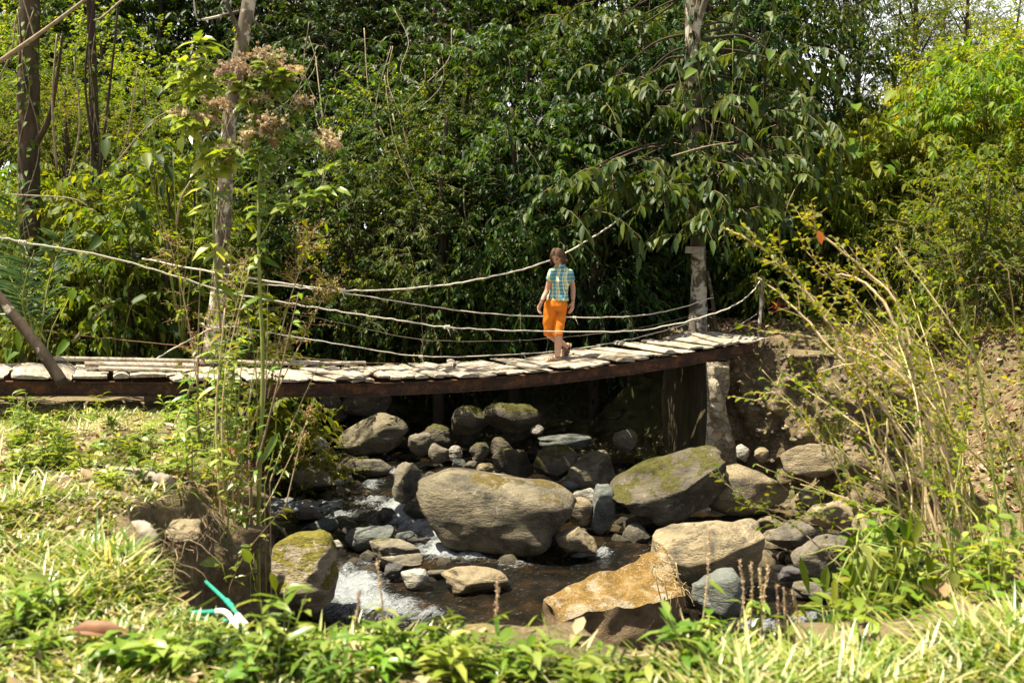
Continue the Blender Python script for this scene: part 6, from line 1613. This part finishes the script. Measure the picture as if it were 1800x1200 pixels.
for i in range(22):
    x0 = g.uniform(345, 470); Y = g.uniform(6.4, 8.4); y0 = 453 + 1750 * 1.5 / Y + g.uniform(-10, 60); top = g.uniform(430, 760); x1 = x0 + g.normal() * 38 + 12
    tall_weed([(x0, y0, Y), ((x0 + x1) / 2 + g.normal() * 10, (y0 + top) / 2, Y), (x1, top, Y)], g.uniform(.004, .009), (int(g.integers(10, 44)), g.uniform(.07, .14), g.uniform(.02, .04), .1, 1.0), 'thin leafy weed in the thicket on the bank edge before the bridge', seed=900 + i, mat=['weed', 'yellow', 'bright', 'weed'][i % 4], stemmat=['twig', 'greenstem', 'paletwig'][i % 3], name='weed')['group'] = 'weeds of the thicket on the bank edge'
# single big leaves on the tall stem and before the boulder
for i, (px, py, Y, L, W, d, lab) in enumerate([(430, 760, 6.8, .26, .09, (-.3, -.2, -.9), 'big lobed green leaf hanging from the tall green stem'), (490, 760, 6.7, .25, .08, (-.6, -.3, -.8), 'pale sunlit pointed leaf on the tall green stem'), (485, 1040, 5.6, .28, .07, (-.1, -.2, 1), 'upright green leaf before the golden moss boulder'), (390, 990, 5.6, .20, .10, (-.5, -.3, .3), 'yellow green leaf by the undercut bank'), (440, 990, 5.8, .22, .09, (-.2, -.2, .8), 'folded green leaf beside the green pipe')]):
    mb = MB(); leaves(mb, [at(px, py, Y)], [d], [(.4, -.8, .5)], L * .75, W * .7, .35, .2, 1)
    p = at(px, py, Y); a = mb; tube(mb, [p, p + np.array([.02, .02, -.12])], .003, 4)
    tag(a.build('big_leaf', M['weed'], None, p), lab, 'leaf')
# brown dry seed sprays
def dry_spray(pts, n, spreadx, label, seed, Y, green=.25):
    g = np.random.default_rng(seed); P = catmull([at(px, py, Y) for px, py in pts], 6)
    e = empty('dry_weed', P[0], label, 'weed'); mb = MB(); tube(mb, P, [.006, .002], 5)
    O = P[g.integers(len(P) // 3, len(P), n)]; D = nrm(g.normal(size=(n, 3)) * np.array([1, .8, .5]) + np.array([0, 0, .5])); s = np.linspace(0, 1, 4)[None, :, None]
    Ls = g.uniform(.3, 1, n) * spreadx; Q = O[:, None] + D[:, None] * Ls[:, None, None] * s + g.normal(size=(n, 4, 3)) * .008 * s
    tubes(mb, Q, np.full(n, .0022), 3); mb.build('stem', M['paletwig'], e)
    m = n * 14; i = g.integers(n, size=m); t = g.uniform(.35, 1, m); ti = (t * 3).astype(int).clip(0, 2); q = Q[i, ti] + (Q[i, ti + 1] - Q[i, ti]) * (t * 3 - ti)[:, None] + g.normal(size=(m, 3)) * .015
    hb = MB(); leaves(hb, q, g.normal(size=(m, 3)), g.normal(size=(m, 3)), g.uniform(.010, .024, m), .010, 0, .1, 0); hb.build('seed_head', M['dry'], e)  # loose dry seeds forming the spray's seed heads
    k = int(n * 3 * green)
    if k:
        i = g.integers(n, size=k); lb = MB(); leaves(lb, Q[i, 2], nrm(g.normal(size=(k, 3))), np.array([0, 0, 1.0]) + g.normal(size=(k, 3)) * .4, g.uniform(.04, .09, k), .025, .3, .12, 1); lb.build('foliage', M['bright'], e)
for i, (pts, n, s, lab, Y) in enumerate([([(470, 700), (500, 560), (535, 450), (545, 410)], 46, .22, 'brown dry seed spray right of the tall green stem at rope height', 7.6), ([(480, 700), (530, 600), (570, 520), (585, 495)], 40, .20, 'brown dry seed spray crossing the ropes right of the tall stems', 7.7), ([(350, 700), (330, 560), (305, 450), (295, 420)], 40, .25, 'brown dry seed spray left of the pale trunk at rope height', 8.0),
                                         ([(380, 720), (400, 600), (420, 520), (430, 460)], 40, .28, 'tangle of dry twigs before the pale trunk at rope height', 7.9), ([(440, 760), (470, 660), (500, 600)], 30, .2, 'dry twiggy weed beside the tall stem in front of the planks', 7.5), ([(500, 900), (530, 770), (545, 720)], 26, .13, 'dark dry seed spray hanging before the shaded boulders', 7.8), ([(300, 760), (345, 650), (360, 560)], 30, .25, 'dry twig tangle before the near half of the deck', 8.2), ([(420, 980), (400, 880), (410, 800)], 50, .26, 'dry grassy tangle on the edge of the undercut bank', 6.6)]):
    dry_spray(pts, n, s, lab, 500 + i, Y, .5)

# undercut bank: overhanging stone, exposed roots, hanging rootlets
boulder('boulder', (262, 905, 372, 962), 'rock_tan', 'tan stone jutting from the undercut edge of the left bank', Y=5.55, zb=1.72, deep=.9, boxy=2.8, cuts=6, seed=601, tilt=-.1)
for pts, r_, lab, mt in (([(60, 872, 6.5), (140, 864, 6.4), (215, 868, 6.2), (262, 880, 6.0), (300, 902, 5.9)], [.05, .07, .055, .04], 'thick grey weathered root lying on the left bank', 'deadwood'), ([(190, 852, 6.6), (235, 858, 6.5), (280, 872, 6.4), (310, 884, 6.3)], [.03, .05, .03], 'second grey root behind the thick weathered one', 'deadwood'), ([(225, 925, 5.35), (250, 930, 5.25), (266, 945, 5.2), (270, 955, 5.2)], [.04, .045, .028], 'short stubby root end at the undercut edge', 'deadwood')):
    P = catmull([at(*p) for p in pts], 8); g = np.random.default_rng(int(pts[0][0])); P[:, 2] = height(P[:, 0], P[:, 1]) + .035 if 'stubby' not in lab else P[:, 2]
    mb = MB(); tube(mb, P, r_, 10, rough=.10, rng=g); tag(mb.build('root', M[mt], None, P[0]), lab, 'root')
g = np.random.default_rng(33); paths = []
for _ in range(110):
    t = g.uniform(0, 1); p = onz(250 + 150 * t + g.normal() * 16, 965 - 70 * t + g.normal() * 18, 1.98)
    L = g.uniform(.05, .22); s = np.linspace(0, 1, 6)[:, None]
    paths.append(p + np.array([.2 + g.normal() * .35, g.normal() * .35, -.8]) * L * s + np.cumsum(g.normal(size=(6, 3)) * .012, 0))
mb = MB(); tubes(mb, paths, g.uniform(.0012, .004, len(paths)), 3); tag(mb.build('rootlets', plain('rootlet', (.26, .19, .11), .9, .4, 15)), kind='stuff')
# green water pipes and their white elbow
gp = plain('green_pipe', (.03, .28, .20), .4, .15, 20, .05, .45); wp = plain('white_pipe', (.72, .72, .66), .45, .1, 20, .05, .4)
pp = lambda *a: catmull([at(*p) for p in a], 6)
e = empty('water_pipe', at(282, 1078, 4.15), 'green plastic water pipe with white elbow leaving the grass of the near bank', 'pipe')
mb = MB(); tube(mb, pp((240, 1085, 4.3), (282, 1079, 4.2), (330, 1077, 4.12), (386, 1074, 4.05)), .0105, 12); mb.build('pipe', gp, e)
mb = MB(); tube(mb, pp((380, 1074.5, 4.06), (392, 1074, 4.04), (402, 1080, 4.02), (412, 1094, 4.0), (438, 1118, 3.92)), .0125, 12); mb.build('elbow', wp, e)
e = empty('water_pipe', at(300, 1085, 4.2), 'second green plastic pipe lying just below the pipe with the elbow', 'pipe')
mb = MB(); tube(mb, pp((250, 1084, 4.35), (300, 1083, 4.2), (350, 1087, 4.12), (402, 1092, 4.08)), .0115, 12); mb.build('pipe', gp, e)
e = empty('water_pipe', at(372, 1030, 5.2), 'green pipe with white joint running down the bank towards the golden moss boulder', 'pipe')
mb = MB(); tube(mb, pp((362, 1022, 5.4), (400, 1058, 4.9), (424, 1088, 4.5)), .0105, 12); mb.build('pipe', gp, e)
mb = MB(); tube(mb, pp((418, 1082, 4.55), (426, 1092, 4.45), (434, 1100, 4.38)), .0165, 12); mb.build('joint', wp, e)
mb = MB()
for a in ((398, 1055, 4.93), (404, 1062, 4.84)): tube(mb, pp(a, (a[0] + 5, a[1] + 5, a[2] - .04)), .0155, 12)
mb.build('joint', gp, e)
# the curled brown leaf and the orange leaf on the twig
mb = MB(); p = at(120, 1106, 3.55); leaves(mb, [p, p + np.array([.0, .004, .0])], [(1, .05, .22), (1, .12, .12)], [(.1, -.8, .5), (.1, -.3, .9)], .22, [.06, .05], .24, -.30, 1); tag(mb.build('dead_leaf', plain('brown_leaf', (.17, .075, .032), .6, .35, 18), None, p), 'large curled red brown dead leaf lying in the grass at the lower left', 'leaf')
mb = MB(); p = at(1438, 405, 5.9); leaves(mb, [p], [(.3, 0, -1)], [(.2, -1, .1)], .08, .05, .1, .15, 1); tag(mb.build('dead_leaf', plain('orange_leaf', (.62, .17, .03), .6, .2, 18), None, p), 'single orange leaf caught on a bare twig at the right', 'leaf')

# right foreground: bare stemmed shrubs with small leaves
def twig_shrub(stems, label, seed, leafL=.045, dens=1.0, mat='yellow', group=None, stemmat='paletwig', r=.008, sub=1.0):
    g = np.random.default_rng(seed)
    SP = [catmull([at(*p) for p in s], 10) for s in stems]
    b = SP[0][0]; e = empty('twig_shrub', b, label, 'shrub', group); mb = MB(); lb = MB()
    for P in SP:
        L = np.linalg.norm(np.diff(P, axis=0), axis=1).sum(); P = P + np.cumsum(g.normal(size=P.shape) * .004, 0)
        tube(mb, P, [r, r * .75, r * .35], 6)
        tn = nrm(np.gradient(P, axis=0))
        n = int(L * 9 * sub)
        i = g.integers(len(P) // 6, len(P), n); D = nrm(tn[i] * .9 + g.normal(size=(n, 3)) * .5 + np.array([0, 0, .15]))
        sprays(mb_l := MB(), g, P[i], D, .16, 6, leafL, .55, .2, .05, 1, 0, 1, .0022, .8, .05, .6)
        # keep twigs with stems, leaves with foliage
        lb_parts.append(mb_l)
        m = int(L * 26 * dens); k = g.integers(len(P) // 4, len(P), m)
        leaves(lb, P[k] + g.normal(size=(m, 3)) * .008, nrm(g.normal(size=(m, 3)) + tn[k] * .6), np.array([0, -.2, 1.0]) + g.normal(size=(m, 3)) * .5, leafL * g.uniform(.5, 1.2, m), leafL * .5, .2, .15, 1)
    for x in lb_parts:
        off = lb.n
        lb.v += x.v; lb.n += x.n
        lb.t += [(f + off, mi, s_) for f, mi, s_ in x.t]; lb.q += [(f + off, mi, s_) for f, mi, s_ in x.q]
    lb_parts.clear()
    mb.build('stem', M[stemmat], e); lb.build('foliage', [M[mat], M[stemmat]], e)
    return e
lb_parts = []
twig_shrub([[(1690, 1010, 5.4), (1600, 780, 5.5), (1500, 630, 5.6), (1420, 520, 5.7), (1350, 450, 5.8), (1285, 402, 5.9)], [(1560, 720, 5.5), (1480, 640, 5.6), (1400, 560, 5.7), (1335, 505, 5.8)]], 'arching bare stemmed shrub reaching furthest left over the rope post', 701, .05, .9, r=.009)
twig_shrub([[(1680, 1000, 5.6), (1640, 900, 5.7), (1615, 720, 5.8), (1590, 560, 5.9), (1520, 470, 6.0), (1430, 395, 6.0), (1405, 372, 6.0)], [(1600, 640, 5.85), (1560, 540, 5.9), (1505, 480, 6.0), (1440, 480, 6.1)]], 'bare stemmed shrub with the orange leaf near its tip', 702, .045, .7, r=.011)
twig_shrub([[(1660, 1000, 5.6), (1600, 920, 5.7), (1520, 790, 5.8), (1460, 700, 5.8), (1410, 645, 5.8)], [(1560, 860, 5.7), (1500, 820, 5.7), (1420, 690, 5.8)]], 'yellow stemmed shrub arching before the earth bank', 703, .05, .6, r=.008, stemmat='greenstem')
twig_shrub([[(1560, 1080, 5.3), (1480, 1005, 5.3), (1400, 930, 5.4), (1320, 880, 5.4), (1240, 812, 5.5)], [(1600, 1010, 5.3), (1480, 930, 5.4), (1390, 905, 5.4), (1285, 880, 5.4)]], 'low arching reddish twig reaching left before the square topped boulder', 704, .04, .5, r=.005, stemmat='twig')
twig_shrub([[(1640, 1030, 5.5), (1560, 960, 5.6), (1500, 860, 5.7), (1440, 760, 5.7), (1370, 690, 5.8), (1325, 692, 5.8)], [(1600, 980, 5.5), (1520, 890, 5.6), (1415, 850, 5.6)]], 'bare twiggy shrub in front of the eroded earth bank', 705, .045, .7, r=.007)
twig_shrub([[(1700, 980, 5.3), (1660, 800, 5.4), (1580, 660, 5.5), (1460, 605, 5.6), (1345, 590, 5.7)], [(1680, 860, 5.4), (1600, 700, 5.5), (1520, 640, 5.5), (1440, 655, 5.6)]], 'shrub whose long level twig crosses the foot of the rope post', 706, .05, .7, r=.007)
twig_shrub([[(1500, 1060, 5.6), (1560, 900, 5.7), (1520, 760, 5.8), (1490, 650, 5.9), (1500, 560, 5.9)], [(1545, 930, 5.7), (1500, 830, 5.7), (1470, 740, 5.8)], [(1550, 860, 5.7), (1570, 740, 5.8), (1560, 640, 5.8)]], 'upright bare shrub with pale stems before the pale bank block', 707, .045, .8, r=.008)
g = np.random.default_rng(35)
for i in range(15):
    bx = g.uniform(1600, 1900); Y = g.uniform(5.0, 7.4); stems = []
    for _ in range(int(g.integers(3, 6))):
        tx = bx - g.uniform(-40, 300); ty = g.uniform(400, 860)
        stems.append([(bx + g.normal() * 12, g.uniform(980, 1060), Y), (bx * .68 + tx * .32 + g.normal() * 18, 1000 * .42 + ty * .58, Y + g.normal() * .2), (tx, ty, Y + g.normal() * .4)])
    twig_shrub(stems, 'bare stemmed shrub with small yellow leaves in the thicket at the right', 720 + i, g.uniform(.032, .05), .45, ['yellow', 'bright', 'yellow'][i % 3], 'shrubs of the thicket at the right', ['paletwig', 'paletwig', 'greenstem'][i % 3], g.uniform(.004, .0075), .42)
# drooping broad leaves and leafy growth at the lower right
def droopy(px, py, Y, n, L, W, label, seed, mat='weed', hang=1.0):
    g = np.random.default_rng(seed); p = at(px, py, Y); e = empty('drooping_plant', p, label, 'plant'); lb, mb = MB(), MB()
    c0 = p + g.normal(size=(n, 3)) * np.array([.14, .14, .10])
    d = nrm(np.stack([g.normal(size=n) * .7, g.normal(size=n) * .4, -np.abs(g.normal(size=n)) * .6 - hang], -1))
    leaves(lb, c0, d, np.stack([g.normal(size=n) * .6, np.full(n, -.8), np.full(n, .4)], -1), L * g.uniform(.6, 1.1, n), W * g.uniform(.7, 1.1, n), .2, .22, 1); lb.build('foliage', M[mat], e)
    b = np.array([p[0] + .12, p[1] + .1, gz(p[0] + .12, p[1] + .1) - .05])
    for q in c0: tube(mb, catmull([b, p * .9 + b * .1 + np.array([0, 0, .04]), q], 5), [.007, .003], 5)
    mb.build('stem', M['greenstem'], e)
droopy(1505, 965, 4.6, 16, .19, .05, 'plant with large limp bright leaves hanging before the dome shaped boulder', 741); droopy(1590, 965, 4.7, 16, .19, .045, 'plant with long limp dark leaves right of the bright limp one', 742, 'bright'); droopy(1675, 1010, 4.6, 12, .11, .05, 'plant with broad oval leaves in the lower right thicket', 743, 'weed', .5)
droopy(1530, 1085, 4.2, 16, .11, .03, 'plant with narrow bright leaves low before the shallows', 744, 'bright', .4)
for i in range(64):
    px, py = g.uniform(1400, 1810), g.uniform(960, 1200); px = max(px, 1500 + g.uniform(0, 60)) if py < 1110 else px; Y = 4.9 - (py - 960) / 230 * 1.1 + g.normal() * .15
    p = at(px, py, Y); x, y = p[0], p[1]
    weed(0, 0, int(g.integers(4, 8)) * 7, g.uniform(.09, .15), g.uniform(.03, .055), g.uniform(.3, .55), 'leafy weed in the dense green growth of the lower right corner', 760 + i, ['weed', 'mid', 'bright', 'weed'][i % 4], 'weeds of the lower right corner', z=p + np.array([0, 0, -.32]), spread=.12)
# dry flower spikes before the water
for i, (px, py, h_, Y) in enumerate([(1245, 925, 170, 4.2), (1320, 990, 110, 4.3), (1300, 985, 130, 4.2), (1335, 1000, 100, 4.25), (1350, 995, 120, 4.3), (1378, 1035, 90, 4.2), (1392, 1040, 90, 4.25), (1365, 1030, 120, 4.3), (662, 985, 130, 3.9), (632, 1040, 70, 3.9), (1405, 1090, 60, 4.2), (875, 1010, 110, 3.9)]):
    g2 = np.random.default_rng(790 + i)
    P = catmull([at(px + g2.normal() * 14, py + h_ + 40, Y), at(px + g2.normal() * 5, py + h_ * .5, Y), at(px, py, Y)], 10)
    e = empty('dry_flower_spike', P[0], 'dry brown flower spike standing up from the near bank grass', 'weed', 'dry flower spikes on the near bank'); mb = MB(); tube(mb, P, [.004, .002], 5); mb.build('stem', M['paletwig'], e)
    k = g2.integers(len(P) // 3, len(P), 110); hb = MB(); leaves(hb, P[k] + g2.normal(size=(110, 3)) * .003, nrm(g2.normal(size=(110, 3)) + np.array([0, 0, .8])), g2.normal(size=(110, 3)), .011, .006, 0, .2, 0); hb.build('seed_head', M['flower'], e)  # many small dry seeds make up the spike's seed head
    k = g2.integers(2, len(P) // 2, 8); lb = MB(); leaves(lb, P[k], nrm(g2.normal(size=(8, 3)) * np.array([1, 1, .4])), np.array([0, 0, 1.0]) + g2.normal(size=(8, 3)) * .2, .09, .025, .4, .1, 1); lb.build('foliage', M['weed'], e)
